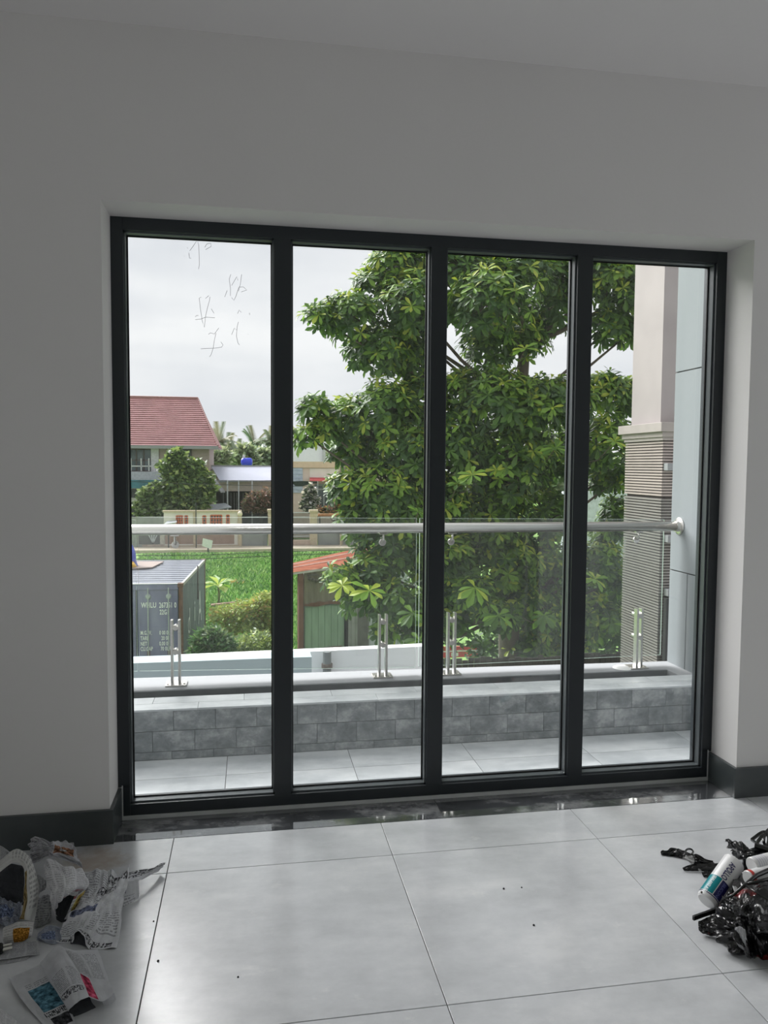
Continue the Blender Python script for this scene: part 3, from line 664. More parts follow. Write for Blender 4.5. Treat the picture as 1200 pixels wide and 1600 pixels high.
def cyl_text(mb, body, size, o, ax, e1, e2, r, h, a, m, sgn=1, sx=1.0, bold=0.0):
    """lettering running along the axis, wrapped on the tube: along = position on the axis, glyph height = angle"""
    vs_, fs = text_verts(body, size, 1.0, bold, 4)
    mb.add([o+ax*(h+sgn*v.x*sx)+(e1*math.cos(a+v.y/r)+e2*math.sin(a+v.y/r))*r for v in vs_], fs, m)


ct = thing('sealant_cartridge', at(1102, 1412, Z=.03), 'white and teal sealant cartridge lettered APOLLO leaning on the plastic heap', 'sealant cartridge', 'sealant cartridges in the rubbish')
o = at(1103.5, 1409, Z=.040); e = at(1147, 1347, Z=.125); ax = (e-o).normalized(); L = (e-o).length; R = .034
toC = (CAM-(o+e)/2); toC = (toC-ax*toC.dot(ax)).normalized(); side = ax.cross(toC).normalized()      # toC faces the camera
MB().lathe(o, ax, [(0, 0), (0, R*.80), (.004, R*.93), (.010, R*.98), (.012, R), (L-.002, R), (L, R*.96), (L-.001, R*.9), (L-.02, R*.88), (L-.022, 0)], 40).build('tube', wh, ct, smooth=False)
lb = MB()
# +angle turns from toC towards 'side'; in view side points to the lower right
cyl_patch(lb, o, ax, toC, side, R+.0004, .018, L*.47, -1.75, .02, 0, 22); cyl_patch(lb, o, ax, toC, side, R+.0004, .018, L*.46, .10, 1.0, 1, 12)
cyl_patch(lb, o, ax, toC, side, R+.0004, .0125, .0155, -1.9, 1.9, 1, 30)
cyl_text(lb, 'APOLLO', .027, o, ax, toC, side, R+.0007, L*.86, -.20, 1, -1, .66, .02)
cyl_text(lb, 'SEALANT A300', .014, o, ax, toC, side, R+.0008, L*.45, -.75, 2, -1, .78, .012)
cyl_text(lb, 'SILICONE', .015, o, ax, toC, side, R+.0008, L*.43, .32, 3, -1, .95, .012)
lb.build('label', [teal, navy, wht_ink, mat('pale_blue_label_ink', (120, 126, 190), .4)], ct, label='teal and navy printed label with dark blue lettering')
hp_ = o+ax*.006+(toC*math.cos(-.9)+side*math.sin(-.9))*(R*.955)
MB().lathe(hp_, (toC*math.cos(-.9)+side*math.sin(-.9)), [(-.002, .0035), (.0012, .0035), (.0012, 0)], 10).build('hole', dk, ct)

for (pa_, pb_, r_, lbl, bands) in (((1174, 1352, .165), (1222, 1340, .165), .024, 'plain white cartridge lying flat at the right edge of the photo', ()), ((1168, 1372, .15), (1216, 1360, .15), .022, 'white and red cartridge half buried under the black straps', ((0.0, .012),))):
    c2 = thing('sealant_cartridge', at(*pa_[:2], Z=pa_[2]), lbl, 'sealant cartridge', 'sealant cartridges in the rubbish')
    o2 = at(*pa_[:2], Z=pa_[2]); e2_ = at(*pb_[:2], Z=pb_[2]); ax2 = (e2_-o2).normalized(); L2 = (e2_-o2).length
    MB().lathe(o2, ax2, [(0, 0), (0, r_*.9), (.003, r_), (L2, r_), (L2, 0)], 28).build('tube', wh, c2)
    tc2 = CAM-o2; tc2 = (tc2-ax2*tc2.dot(ax2)).normalized(); s2 = ax2.cross(tc2)
    l2 = MB()
    if bands:
        cyl_patch(l2, o2, ax2, tc2, s2, r_+.0004, .004, .016, -2, 2, 0, 20)
    else:
        for k in range(5): cyl_patch(l2, o2, ax2, tc2, s2, r_+.0004, .012+.009*k, .0135+.009*k, -1.3, 1.1, 1, 14)
    l2.build('label', [mat('red_label_print', (196, 60, 52), .4), mat('lilac_label_print', (170, 168, 196), .4)], c2)

# crumbs on the floor
for i, (x, y, lb_) in enumerate(((787, 1389, 'dark crumb, left of a close pair on the tile left of the plastic'), (815, 1387, 'dark crumb, right of a close pair on the tile left of the plastic'), (834, 1446, 'lone dark crumb below the close pair of crumbs'),
                                 (372, 1527, 'dark crumb low on the big tile right of the newspapers'), (247, 1502, 'dark crumb beside the floor joint, level with the folded newspaper'), (240, 1440, 'dark crumb beside the floor joint, level with the headline newspaper'))):
    c = at(x, y, Z=0); s = .0028 if i % 2 else .0036
    cr = MB(); cr.lathe(c, (0, 0, 1), [(0, s), (s*.7, s*.9), (s*1.2, s*.4), (s*1.25, 0)], 7)
    cr.build('crumb', mat('dark_crumb', (50, 50, 52), .8) if i == 0 else bpy.data.materials['dark_crumb'], label=lb_, cat='crumb', group='crumbs on the floor tiles')

# ------------------------------------------------------------------ outdoors: ground and grass
soil = NT('grassy_soil'); gp = soil.pos()
soil = soil.done(soil.bsdf(soil.ramp(soil.noise(gp, .5, 6, .65), [(.32, lin((104, 116, 76))), (.5, lin((118, 150, 86))), (.7, lin((144, 176, 104)))]), .95, 0, .1))
bx('ground', soil, -90, 110, .3, 160, GZ-.3, GZ, kind='structure')
M['grass1'] = mat('fresh_green_grass', (140, 184, 100), .7, var=.12, scale=.6, spec=.15); M['grass2'] = mat('yellowish_grass', (172, 200, 122), .7, var=.1, scale=.6, spec=.15); M['grass3'] = mat('deep_green_grass', (98, 142, 80), .7, var=.1, spec=.15)


def blades(n, xf, y0, y1, hmin, hmax, mats, name, seed):
    r = np.random.default_rng(seed)
    y = y0+(y1-y0)*r.random(n)**1.25; xa, xb = xf(y); x = xa+(xb-xa)*r.random(n)
    ok = ~(((y > 17) & (y < 25) & (x < -1.7+.05*(y-17.5))) | ((x > 1.25) & (y > 16.8) & (y < 21))); x = x[ok]; y = y[ok]; n = len(x)
    sc = 1+.035*(y-14)                           # far tufts are drawn as larger clumps
    h = (hmin+(hmax-hmin)*r.random(n))*np.sqrt(sc); w = .022*sc*(0.6+.8*r.random(n)); a = r.random(n)*math.pi*2; ln = h*(.3+.7*r.random(n)); b_ = r.random(n)*math.pi*2
    z = np.full(n, GZ-.02)
    p0 = np.stack([x-np.cos(a)*w, y-np.sin(a)*w, z], 1); p1 = np.stack([x+np.cos(a)*w, y+np.sin(a)*w, z], 1)
    p2 = np.stack([x+np.cos(b_)*ln*.5+np.cos(a)*w*.7, y+np.sin(b_)*ln*.5+np.sin(a)*w*.7, z+h*.7], 1); p3 = np.stack([x+np.cos(b_)*ln, y+np.sin(b_)*ln, z+h], 1)
    V = np.stack([p0, p1, p2, p3], 1).reshape(-1, 3); me = bpy.data.meshes.new(name)
    F = [(4*i, 4*i+1, 4*i+2) for i in range(n)]+[(4*i, 4*i+2, 4*i+3) for i in range(n)]
    o0 = Vector((float(x.mean()), float(y.mean()), GZ)); me.from_pydata((V-np.array(o0)).tolist(), [], F)
    for m_ in mats: me.materials.append(m_)
    mi = r.integers(0, len(mats), n); me.polygons.foreach_set('material_index', np.concatenate([mi, mi]).astype(np.int32)); me.update()
    o = bpy.data.objects.new(name, me); COL.objects.link(o); o.location = o0; return o


gr = blades(60000, lambda y: (-2.6-.13*(y-12), 3.2+.08*(y-12)), 12, 48, .06, .20, [M['grass1'], M['grass1'], M['grass2'], M['grass3']], 'grass', 3)
tag(gr, 'bright green grass covering the plot behind the container', 'grass', kind='stuff')

# ------------------------------------------------------------------ leaf tools
def leaf_shape(L, W, fold=.22, droop=.25):
    """blade along +x, obovate, folded on the midrib"""
    ts = [0, .22, .5, .78, 1.0]; ws = [.04, .30, .78, 1.0, 0.0]
    V = []; F = []
    for t_, k in zip(ts, ws):
        z = -droop*L*t_*t_; hw = W*.5*k
        V += [(L*t_, 0, z), (L*t_, hw, z+fold*hw), (L*t_, -hw, z+fold*hw)]
    for i in range(4):
        a, b_ = 3*i, 3*i+3
        F += [(a, b_, b_+1, a+1), (a, a+2, b_+2, b_)]
    return V, F


def leaf_matrix(o, d, up, roll=0.0):
    x = d.normalized(); y = up.cross(x)
    y = y.normalized() if y.length > 1e-4 else x.orthogonal().normalized()
    z = x.cross(y); return Matrix(((x.x, y.x, z.x, o.x), (x.y, y.y, z.y, o.y), (x.z, y.z, z.z, o.z), (0, 0, 0, 1)))


def leaf_mat(name, c, rough=.42, tr=.35):
    t = NT(name); p = t.pos(); r_ = t.noise(p, 3.0, 3); a = lin(c)
    col = t.ramp(r_, [(.3, tuple(x*.75 for x in a)), (.7, tuple(min(1, x*1.2) for x in a))])
    b_ = t.bsdf(col, rough, 0, .35); tl = t.new('ShaderNodeBsdfTranslucent', {'Color': t.mix(.5, col, (a[0]*1.3, a[1]*1.2, a[2]*.5, 1))})
    mx = t.new('ShaderNodeMixShader', {0: tr}); t.t.links.new(b_.outputs[0], mx.inputs[1]); t.t.links.new(tl.outputs[0], mx.inputs[2]); return t.done(mx)


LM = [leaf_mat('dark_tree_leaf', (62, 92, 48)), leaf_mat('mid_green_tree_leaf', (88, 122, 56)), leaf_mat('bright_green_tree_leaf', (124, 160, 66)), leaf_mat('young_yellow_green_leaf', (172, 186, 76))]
bark = mat('grey_brown_bark', (92, 84, 74), .9, var=.25, scale=14, bump=.01, stretch=(1, 1, .3))

# ------------------------------------------------------------------ the big tree close to the balcony
TY = 8.6
tb = at(800, 1040, Y=TY+.3); tb = Vector((tb.x, TY+.3, GZ))
tree = thing('tree', tb, 'big leafy tree with whorled glossy leaves filling the middle of the window', 'tree')
blobs = [  # photo pixel, radius in pixels, depth offset
    (497, 499, 24, -.4), (548, 492, 42, -.2), (598, 545, 48, 0), (560, 545, 26, .2), (640, 470, 52, -.3), (612, 418, 44, .2), (655, 400, 46, .3), (585, 450, 34, .1), (640, 560, 40, .2), (645, 520, 40, .4),
    (720, 415, 42, -.6), (765, 470, 62, -1.0), (800, 425, 58, -.6), (850, 420, 48, 0), (862, 480, 46, .4), (765, 540, 46, .2), (815, 525, 46, .5), (705, 480, 34, .5), (905, 440, 42, .3), (950, 430, 48, -.2), (990, 450, 44, -.3), (955, 505, 40, 0), (990, 515, 26, 0), (735, 380, 50, .6), (880, 390, 50, .6), (960, 385, 50, .5),
    (492, 640, 26, -.3), (480, 682, 18, -.4), (505, 668, 24, -.2), (540, 655, 38, 0), (558, 700, 40, .3), (600, 640, 54, -.2), (650, 622, 46, .1), (725, 612, 40, -.2), (780, 625, 56, -.8), (835, 632, 52, -.8), (888, 625, 42, -.4), (940, 612, 38, 0), (978, 618, 34, .1), (700, 690, 66, -.3), (640, 700, 62, -.2), (792, 715, 74, -.3), (870, 712, 58, .3), (950, 690, 52, -.2), (982, 735, 36, .2), (945, 740, 32, .4), (535, 705, 22, .4),
    (545, 765, 34, -.2), (600, 770, 58, -.3), (562, 815, 36, -.3), (680, 790, 64, 0), (760, 800, 74, .3), (850, 800, 54, .4), (965, 800, 34, .3), (610, 840, 56, -.4), (685, 870, 64, -.1), (775, 880, 74, .4), (850, 885, 56, .5), (935, 880, 44, .2), (968, 905, 32, .2), (950, 830, 30, .3),
    (533, 902, 24, -.8), (562, 930, 30, -.8), (585, 890, 40, -.6), (615, 945, 38, -1.0), (650, 965, 34, -.8), (700, 945, 52, -.4), (740, 925, 26, -1.3), (778, 965, 26, -1.2), (800, 930, 52, .4), (855, 955, 50, .4), (930, 965, 42, 0), (968, 975, 30, .1), (905, 1000, 30, .2), (650, 1005, 18, -.9), (820, 1010, 36, .4), (870, 1020, 26, .4), (600, 985, 18, -1.0)]
PXM = FPX/11.7
rosettes = []
rr = random.Random(11)
br = MB(); trunk = MB()
trk = [tb, at(795, 960, Y=TY+.35), at(790, 860, Y=TY+.4), at(800, 760, Y=TY+.4), at(812, 640, Y=TY+.4), at(820, 540, Y=TY+.4), at(815, 430, Y=TY+.4)]
trunk.tube(trk, [.19, .165, .15, .135, .11, .085, .05], 12)
trunk.build('trunk', bark, tree, smooth=True)
wands = MB()
for (px, py, pr, dy) in blobs:
    c = at(px, py, Y=TY+dy); R_ = pr/PXM
    k = min(range(len(trk)), key=lambda i: abs(trk[i].z-(c.z-.5-.35*abs(c.x-trk[i].x)))); s0 = trk[k]
    mid = s0.lerp(c, .55)+Vector((0, 0, -.12*(c-s0).length*.4))
    br.tube([s0, s0.lerp(mid, .5)+Vector((rr.uniform(-.08, .08), rr.uniform(-.08, .08), 0)), mid, c], [.045, .036, .026, .012], 6)
    n = max(7, int(104*(R_**1.8)/.25))
    for i in range(n):
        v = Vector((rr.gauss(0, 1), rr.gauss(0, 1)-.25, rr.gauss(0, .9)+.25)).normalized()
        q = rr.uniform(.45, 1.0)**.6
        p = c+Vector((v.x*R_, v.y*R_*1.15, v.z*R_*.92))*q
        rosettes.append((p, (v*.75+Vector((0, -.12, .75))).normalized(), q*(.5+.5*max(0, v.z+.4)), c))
        if i % 3 == 0: wands.tube([c.lerp(p, .15), p], [.008, .004], 4, cap=False)
br.build('branches', bark, tree, smooth=True, kind='stuff'); wands.build('twigs', bark, tree, kind='stuff')
LV, LF = leaf_shape(1.0, .36)
leaves = []
for (p, ax_, light, c) in rosettes:
    nl = rr.randint(7, 11); t1 = ax_.orthogonal().normalized(); t2 = ax_.cross(t1); ph = rr.uniform(0, 6.28)
    young = rr.random() < .42*light  # young tips, picked more often on lit outer and upper whorls
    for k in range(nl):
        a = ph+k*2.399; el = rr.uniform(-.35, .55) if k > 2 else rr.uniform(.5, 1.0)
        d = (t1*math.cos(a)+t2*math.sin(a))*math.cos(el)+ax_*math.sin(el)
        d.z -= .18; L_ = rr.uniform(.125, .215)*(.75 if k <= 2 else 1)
        x = rr.random()+.45*(light-.45)  # light put into colour: outer and upper leaves come out brighter
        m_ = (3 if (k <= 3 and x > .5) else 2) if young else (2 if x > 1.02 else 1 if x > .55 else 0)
        leaves.append((p, d.normalized(), ax_, L_, m_))
# special large whorls close in front
for (px, py, Yo, sz, m_, drop) in ((742, 918, 6.6, .34, 2, -.55), (779, 962, 6.7, .30, 1, -.25), (738, 742, 6.8, .26, 2, .1), (577, 923, 6.7, .32, 2, -.15), (645, 958, 6.9, .28, 1, -.2), (850, 962, 7.0, .30, 1, -.4), (960, 690, 7.0, .26, 2, .1), (820, 545, 6.9, .26, 2, .1), (805, 455, 6.9, .24, 2, .2), (868, 700, 7.1, .28, 1, 0), (930, 905, 7.3, .26, 2, 0), (715, 755, 7.0, .22, 1, .1), (653, 800, 7.0, .22, 1, .1), (535, 915, 6.9, .26, 3, -.2), (655, 1000, 6.8, .26, 1, -.3)):
    p = at(px, py, Y=Yo); ax_ = Vector((rr.uniform(-.3, .3), -.45, .8)).normalized(); t1 = ax_.orthogonal().normalized(); t2 = ax_.cross(t1)
    br2 = MB().tube([p, p+Vector((.1, .7, -.25)), p+Vector((.2, 1.6, -.3))], [.006, .009, .014], 5)
    br2.build('twig', bark, tree, smooth=True)
    for k in range(10):
        a = k*2.399; d = (t1*math.cos(a)+t2*math.sin(a))+ax_*(rr.uniform(-.2, .5)); d.z += drop
        leaves.insert(0, (p, d.normalized(), ax_, sz*rr.uniform(.8, 1.1)*.8, m_ if k > 3 else min(3, m_+1)))
# the largest in view become leaves of their own, the rest one mass
score = sorted(range(len(leaves)), key=lambda i: -leaves[i][3]/(leaves[i][0]-CAM).length)
own = set(list(range(150))+[i for i in score if i >= 150][:150])
lmesh = []
for m_ in LM:
    me = bpy.data.meshes.new('leaf'); me.from_pydata(LV, [], LF); me.materials.append(m_); me.update(); lmesh.append(me)
mass = MB()
LVa = [Vector(v) for v in LV]
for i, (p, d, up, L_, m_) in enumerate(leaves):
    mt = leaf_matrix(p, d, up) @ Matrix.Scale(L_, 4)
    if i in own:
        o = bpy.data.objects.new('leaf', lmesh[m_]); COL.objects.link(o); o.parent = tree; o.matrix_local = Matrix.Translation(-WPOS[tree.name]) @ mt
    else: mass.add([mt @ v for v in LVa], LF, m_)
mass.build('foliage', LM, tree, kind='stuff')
print('tree leaves', len(leaves))


def leafcloud(name, blobs_, n, L, W, mats, parent, seed, flat=.3, weights=None, kind='stuff'):
    """many small leaves in ellipsoids (centre, rx, ry, rz), joined as one part"""
    r = np.random.default_rng(seed); V = []; F = []; MI = []
    tot = sum(b_[1]*b_[3] for b_ in blobs_)
    for (c, rx_, ry_, rz_) in blobs_:
        k = max(4, int(n*rx_*rz_/tot)); v = r.normal(size=(k, 3)); v /= np.linalg.norm(v, axis=1, keepdims=True); v *= (r.random((k, 1))**.4)
        p = np.array(c)+v*np.array([rx_, ry_, rz_]); a = r.random(k)*6.283; e = (r.random(k)-.45)*1.6; s = .6+.8*r.random(k)
        d = np.stack([np.cos(a)*np.cos(e), np.sin(a)*np.cos(e), np.sin(e)], 1)*(L*s)[:, None]
        sd = np.cross(d, r.normal(size=(k, 3))+np.array([0, 0, 1.2])); sd /= (np.linalg.norm(sd, axis=1, keepdims=True)+1e-9); sd *= (W*.5*s)[:, None]
        o = len(V)*4 if False else sum(len(x) for x in V)
        q = np.stack([p, p+d*.5+sd, p+d, p+d*.5-sd], 1).reshape(-1, 3); V.append(q)
        ids = o+4*np.arange(k); F.append(np.stack([ids, ids+1, ids+2, ids+3], 1)); MI.append(r.choice(len(mats), k, p=weights))
    V = np.concatenate(V); F = np.concatenate(F); MI = np.concatenate(MI)
    mb = MB(); mb.v = V.tolist(); mb.f = F.tolist(); mb.mi = MI.tolist()
    return mb.build(name, mats, parent, kind=kind)


# ------------------------------------------------------------------ shipping container
cz = -1.81
cn, cf = at(285, 912, Z=cz), at(320.8, 873.7, Z=cz)
ud = (cf-cn); CL = ud.length; ud = ud.normalized(); wd = Vector((-ud.y, ud.x, 0)).normalized(); zu = Vector((0, 0, 1)); CH = cz-GZ-.05; CW = 2.44
con = thing('shipping_container', cn+wd*CW/2+ud*CL/2-zu*(CH+.0), 'grey-blue steel shipping container on the grass with rusty corner posts', 'shipping container')
def C3(u, w_, z): return cn+ud*u+wd*w_+zu*z
blue = NT('weathered_blue_grey_container_paint'); bp_ = blue.pos()
bn = blue.noise(blue.scaled(bp_, (1, 1, .35)), 2.2, 6, .6); bn2 = blue.noise(blue.scaled(bp_, (3, 3, .5)), 3.0, 5, .65)
bcol = blue.ramp(bn, [(.3, lin((98, 98, 128))), (.5, lin((116, 115, 150))), (.7, lin((136, 136, 166)))])
bcol = blue.mix(blue.new('ShaderNodeMapRange', {'Value': bn2, 'From Min': .66, 'From Max': .74}).outputs[0], bcol, lin((110, 84, 66))+(1,))
blue = blue.done(blue.bsdf(bcol, .6, 0, .3)); rust = mat('rusty_steel', (112, 80, 62), .85, var=.25, scale=10); roofm = mat('pale_blue_grey_roof_paint', (104, 108, 121), .6, var=.1, scale=3)
sidem = mat('weathered_grey_container_side', (110, 120, 124), .65, var=.12, scale=2.5, stretch=(1, 1, .4)); galv = mat('pale_galvanised_steel', (170, 176, 178), .45, .4)
# body: corrugated right side, far and left walls plain
sd_ = MB(); nco = 22; pts = []
for k in range(nco):
    u0 = .12+(CL-.24)*k/nco; du_ = (CL-.24)/nco
    pts += [(u0, .0), (u0+du_*.3, .0), (u0+du_*.5, .035), (u0+du_*.8, .035)]
pts.append((CL-.12, 0))
V_ = []; F_ = []
for (u0, dpt) in pts: V_ += [C3(u0, .02+dpt, -.10), C3(u0, .02+dpt, -CH+.12)]
F_ = [(2*i, 2*i+1, 2*i+3, 2*i+2) for i in range(len(pts)-1)]
sd_.add(V_, F_); sd_.obox(C3(.1, .1, -CH+.1), ud*(CL-.2), wd*(CW-.15), zu*(CH-.2)); sd_.build('side_panel', sidem, con)
rf = MB(); nr = 13; V_ = []; F_ = []; pts = []
for k in range(nr):
    u0 = .05+(CL-.1)*k/nr; du_ = (CL-.1)/nr
    pts += [(u0, 0), (u0+du_*.55, 0), (u0+du_*.62, .022), (u0+du_*.88, .022)]
pts.append((CL-.05, 0))
for (u0, h_) in pts: V_ += [C3(u0, .06, -.03+h_), C3(u0, CW-.06, -.03+h_)]
rf.add(V_, [(2*i, 2*i+2, 2*i+3, 2*i+1) for i in range(len(pts)-1)]); rf.build('roof_panel', roofm, con)
for a, b_, m_ in ((0, 0, rust), (0, CW-.1, rust), (CL-.1, 0, rust), (CL-.1, CW-.1, rust)):
    MB().obox(C3(a, b_, -CH), ud*.1, wd*.1, zu*(CH-.1)).build('corner_post', rust, con)
    MB().obox(C3(a-.01, b_-.01, -.1), ud*.17, wd*.14, zu*.105).build('corner_casting', rust, con, bevel=.006)
MB().obox(C3(.14, 0, -.09), ud*(CL-.28), wd*.06, zu*.085).build('side_rail', mat('pale_worn_rail', (176, 174, 170), .6), con)
MB().obox(C3(0, .12, -.16), ud*.08, wd*(CW-.24), zu*.16).build('door_header', blue, con)
MB().obox(C3(0, .13, -.012), ud*.1, wd*(CW-.26), zu*.02).build('front_rail', mat('white_worn_edge', (205, 206, 208), .6), con)
for s_ in range(2):
    w0 = .11+s_*(CW-.22)/2; dw = (CW-.22)/2-.008
    dp = MB(); dp.obox(C3(.03, w0, -CH+.1), ud*.05, wd*dw, zu*(CH-.27))
    for zz in (-.72, -1.28, -1.88): dp.obox(C3(.018, w0+.03, zz), ud*.03, wd*(dw-.06), zu*.10)
    door = dp.build('door', blue, con)
    gk = MB(); gk.obox(C3(.026, w0+dw-.02, -CH+.1), ud*.02, wd*.03, zu*(CH-.27)).obox(C3(.026, w0-.005, -CH+.1), ud*.02, wd*.025, zu*(CH-.27)); gk.build('door_gasket', M['gasket'], door)
    for bw in (.26, .80) if s_ == 0 else (.3, .84):
        wv = w0+bw if s_ == 0 else w0+bw
        MB().tube([C3(-.02, wv, -.10), C3(-.02, wv, -CH+.05)], .017, 10).build('lock_bar', galv, door)
        for zz in (-.34, -2.1): MB().lathe(C3(.03, wv, zz), -ud, [(0, .07), (.03, .075), (.06, .05), (.06, 0)], 16).build('bar_bracket', galv, door)
        MB().obox(C3(-.03, wv-.035, -1.95), ud*.05, wd*.07, zu*.12).build('bar_keeper', rust, door)
# lettering on the right-hand door: read from the outside, x runs along -wd
wr = MB(); off = -ud*.003
def door_text(s_, px, py, size, sx_=.62):
    v_ = at(px, py, Y=None, Z=None, X=None) if False else None
    ray_d = _r*((px-600)/FPX)-_u*((py-800)/FPX)+_fw; t_ = ((C3(.015, 0, 0)-CAM).dot(ud))/ray_d.dot(ud); p_ = CAM+ray_d*t_
    text_on(wr, s_, size, p_, -wd, zu, off, 1.05, sx_, 0, .02)
for s_, px, py, sz in (('WHLU', 220.5, 949.5, .20), ('267351 0', 248.5, 949.5, .20), ('22G1', 249.5, 960, .185), ('M.G.W.', 219.5, 992, .155), ('TARE', 219.5, 1000.5, .155), ('NET', 219.5, 1009, .155), ('CU.CAP', 219.5, 1017, .155),
                       ('0 00 0k', 249, 991.5, .15), ('  20 0k', 249, 1000, .15), ('0.00 0k', 249, 1008.5, .15), ('  70 0UP', 248, 1016.5, .15)):
    door_text(s_, px, py, sz, .66 if px < 240 and py < 970 else .58)
wr.build('door_lettering', mat('faded_white_lettering', (240, 241, 242), .7, var=.05, scale=12), con)
# big worn letters along the side
sl = MB(); vs_, fs_ = text_verts('d', 1.35)
for s_, u0, z0, size, sx_ in (('d', 1.05, -1.66, 1.05, 1.05), ('i', 2.55, -1.55, .95, 1.0), ('A', 3.55, -1.85, 1.5, .75)):
    text_on(sl, s_, size, C3(u0, .012, z0), ud, zu, -wd*.006, 1, sx_)
sl.build('side_lettering', mat('worn_white_side_lettering', (222, 224, 226), .7, var=.2, scale=5), con)
MB().tube([C3(CL*.60, -.01, .06), C3(CL*.60, -.01, -1.0)], .018, 8).build('side_bar', mat('dark_rust_bar', (78, 64, 60), .8), con)
# things lying on the container roof
pw = [at(196, 890, Z=cz+.01), at(238, 887.5, Z=cz+.01), at(256, 878.5, Z=cz+.01), at(196, 878, Z=cz+.01)]
MB().prism(*pw, (0, 0, .03)).build('plywood_sheet', mat('weathered_brown_plywood', (150, 132, 124), .8), label='weathered brown plywood sheet lying on the container roof', cat='plywood')
sk = thing('tarpaulin', at(196, 882, Z=cz+.04), 'blue and yellow tarpaulin bundle on the container roof', 'tarpaulin')
b0 = at(198, 886, Z=cz+.041)
def lump(mb, c, sx_, sy_, sz_, seed, m=0, n=12):
    V_ = []; F_ = []
    for j in range(n+1):
        for i in range(n):
            a = 2*math.pi*i/n; e_ = math.pi/2*j/n; v = Vector((math.cos(a)*math.cos(e_), math.sin(a)*math.cos(e_), math.sin(e_)))
            k = 1+.25*noise.noise(v*2+Vector((seed, 0, 0))); V_.append(c+Vector((v.x*sx_*k, v.y*sy_*k, v.z*sz_*k)))
    F_ = [(j*n+i, j*n+(i+1) % n, (j+1)*n+(i+1) % n, (j+1)*n+i) for j in range(n) for i in range(n)]
    mb.add(V_, F_, m)
tp = MB(); lump(tp, b0, .30, .25, .18, 3); tp.build('yellow_fold', mat('yellow_tarpaulin', (232, 182, 40), .5), sk)
tp = MB(); lump(tp, b0+Vector((-.1, .35, 0)), .38, .3, .75, 5); tp.build('blue_fold', mat('blue_tarpaulin', (70, 84, 190), .5), sk)

# ------------------------------------------------------------------ shed
sh0 = at(467, 893, Y=17.6); sdir = Vector((1, .30, 0)).normalized(); sn = Vector((sdir.y, -sdir.x, 0))
shed = thing('shed', Vector((sh0.x+1.5, sh0.y+1, GZ)), 'patched corrugated shed with a rusty orange roof and a pale green door', 'shed')
def S3(u, d, z): return Vector((sh0.x, sh0.y, 0))+sdir*u-sn*d+Vector((0, 0, z))
ztop = sh0.z
grn = mat('faded_green_door_paint', (138, 160, 140), .75, var=.1, scale=3, stretch=(2, 2, .4)); tan = mat('dirty_tan_corrugated_sheet', (126, 118, 102), .8, var=.14, scale=3, stretch=(2, 2, .4)); gsh = mat('grey_corrugated_sheet', (150, 150, 148), .7, var=.12, scale=3)
ors = NT('rusty_orange_roof_sheet'); ors = ors.done(ors.bsdf(ors.ramp(ors.noise(ors.scaled(ors.pos(), (.6, 3, 1)), 2, 6, .65), [(.3, lin((150, 92, 72))), (.5, lin((186, 112, 86))), (.72, lin((214, 150, 122)))]), .75, 0, .25))
def corr(u0, u1, z0f, z1f, d, pitch, dep, m_, nm, par):
    n = max(2, int((u1-u0)/pitch*4)); V_ = []
    for i in range(n+1):
        u = u0+(u1-u0)*i/n; dd = d-dep*(.5+.5*math.sin(2*math.pi*u/pitch)); V_ += [S3(u, dd, z0f(u)), S3(u, dd, z1f(u))]
    return MB().add(V_, [(2*i, 2*i+2, 2*i+3, 2*i+1) for i in range(n)]).build(nm, m_, par, solid=.004)
def pxm(px): # along-wall coordinate of a photo column
    v = _r*((px-600)/FPX)+_fw*1.0-_u*((950-800)/FPX); t_ = (Vector((sh0.x, sh0.y, 0))-Vector((CAM.x, CAM.y, 0))).dot(sn)/Vector((v.x, v.y, 0)).dot(sn); p_ = CAM+v*t_; return (Vector((p_.x, p_.y, 0))-Vector((sh0.x, sh0.y, 0))).dot(sdir)
def pzm(px, py):
    v = _r*((px-600)/FPX)+_fw-_u*((py-800)/FPX); t_ = (Vector((sh0.x, sh0.y, 0))-Vector((CAM.x, CAM.y, 0))).dot(sn)/Vector((v.x, v.y, 0)).dot(sn); return (CAM+v*t_).z
slope = .10
rt_ = lambda u: ztop-.03+slope*u
uA, uD0, uD1, uG = pxm(474), pxm(477), pxm(541), pxm(562)
zd = pzm(500, 947); zl_ = lambda u: zd+.02*u
for u0, u1, dd in ((0.0, .13, .03), (uD1, uD1+.06, .02)):
    MB().obox(S3(u0, .0, GZ), sdir*(u1-u0), -sn*.12, zu*(ztop-GZ-.04)).build('post', mat('brown_steel_post', (120, 84, 72), .7) if u0 == 0 else M['gasket'], shed)
corr(.16, uD1+.10, lambda u: zl_(u)+.02*math.sin(9*u), rt_, .05, .16, .02, tan, 'upper_sheet', shed)
rs = MB(); V_ = []
n = 30
for i in range(n+1):
    u = .16+(uD1-.06)*i/n; V_ += [S3(u, .01, zl_(u)+.02*math.sin(9*u)), S3(u, .01, zl_(u)+.10+.05*noise.noise(Vector((u*6, 0, 0))))]
rs.add(V_, [(2*i, 2*i+2, 2*i+3, 2*i+1) for i in range(n)]); rs.build('rusted_edge', rust, shed, solid=.003)
MB().obox(S3(uD0+.02, .10, GZ+.05), sdir*(uD1-uD0-.03), -sn*.03, zu*(zd-GZ-.05)).build('door_back', grn, shed)
k6 = 6
for k in range(k6):
    wv = (uD1-uD0-.05)/k6; MB().obox(S3(uD0+.03+wv*k, .085-.006*(k % 2), GZ+.06), sdir*(wv-.012), -sn*.02, zu*(zd-GZ-.08)).build('plank', grn, shed)
MB().tube([S3(uD1-.62, .06, pzm(528, 1011)), S3(uD1-.10, .06, pzm(528, 1011))], .014, 8).build('door_bolt', rust, shed)
corr(uD1+.06, pxm(560), lambda u: GZ+.02, rt_, .08, .13, .03, gsh, 'side_sheet', shed)
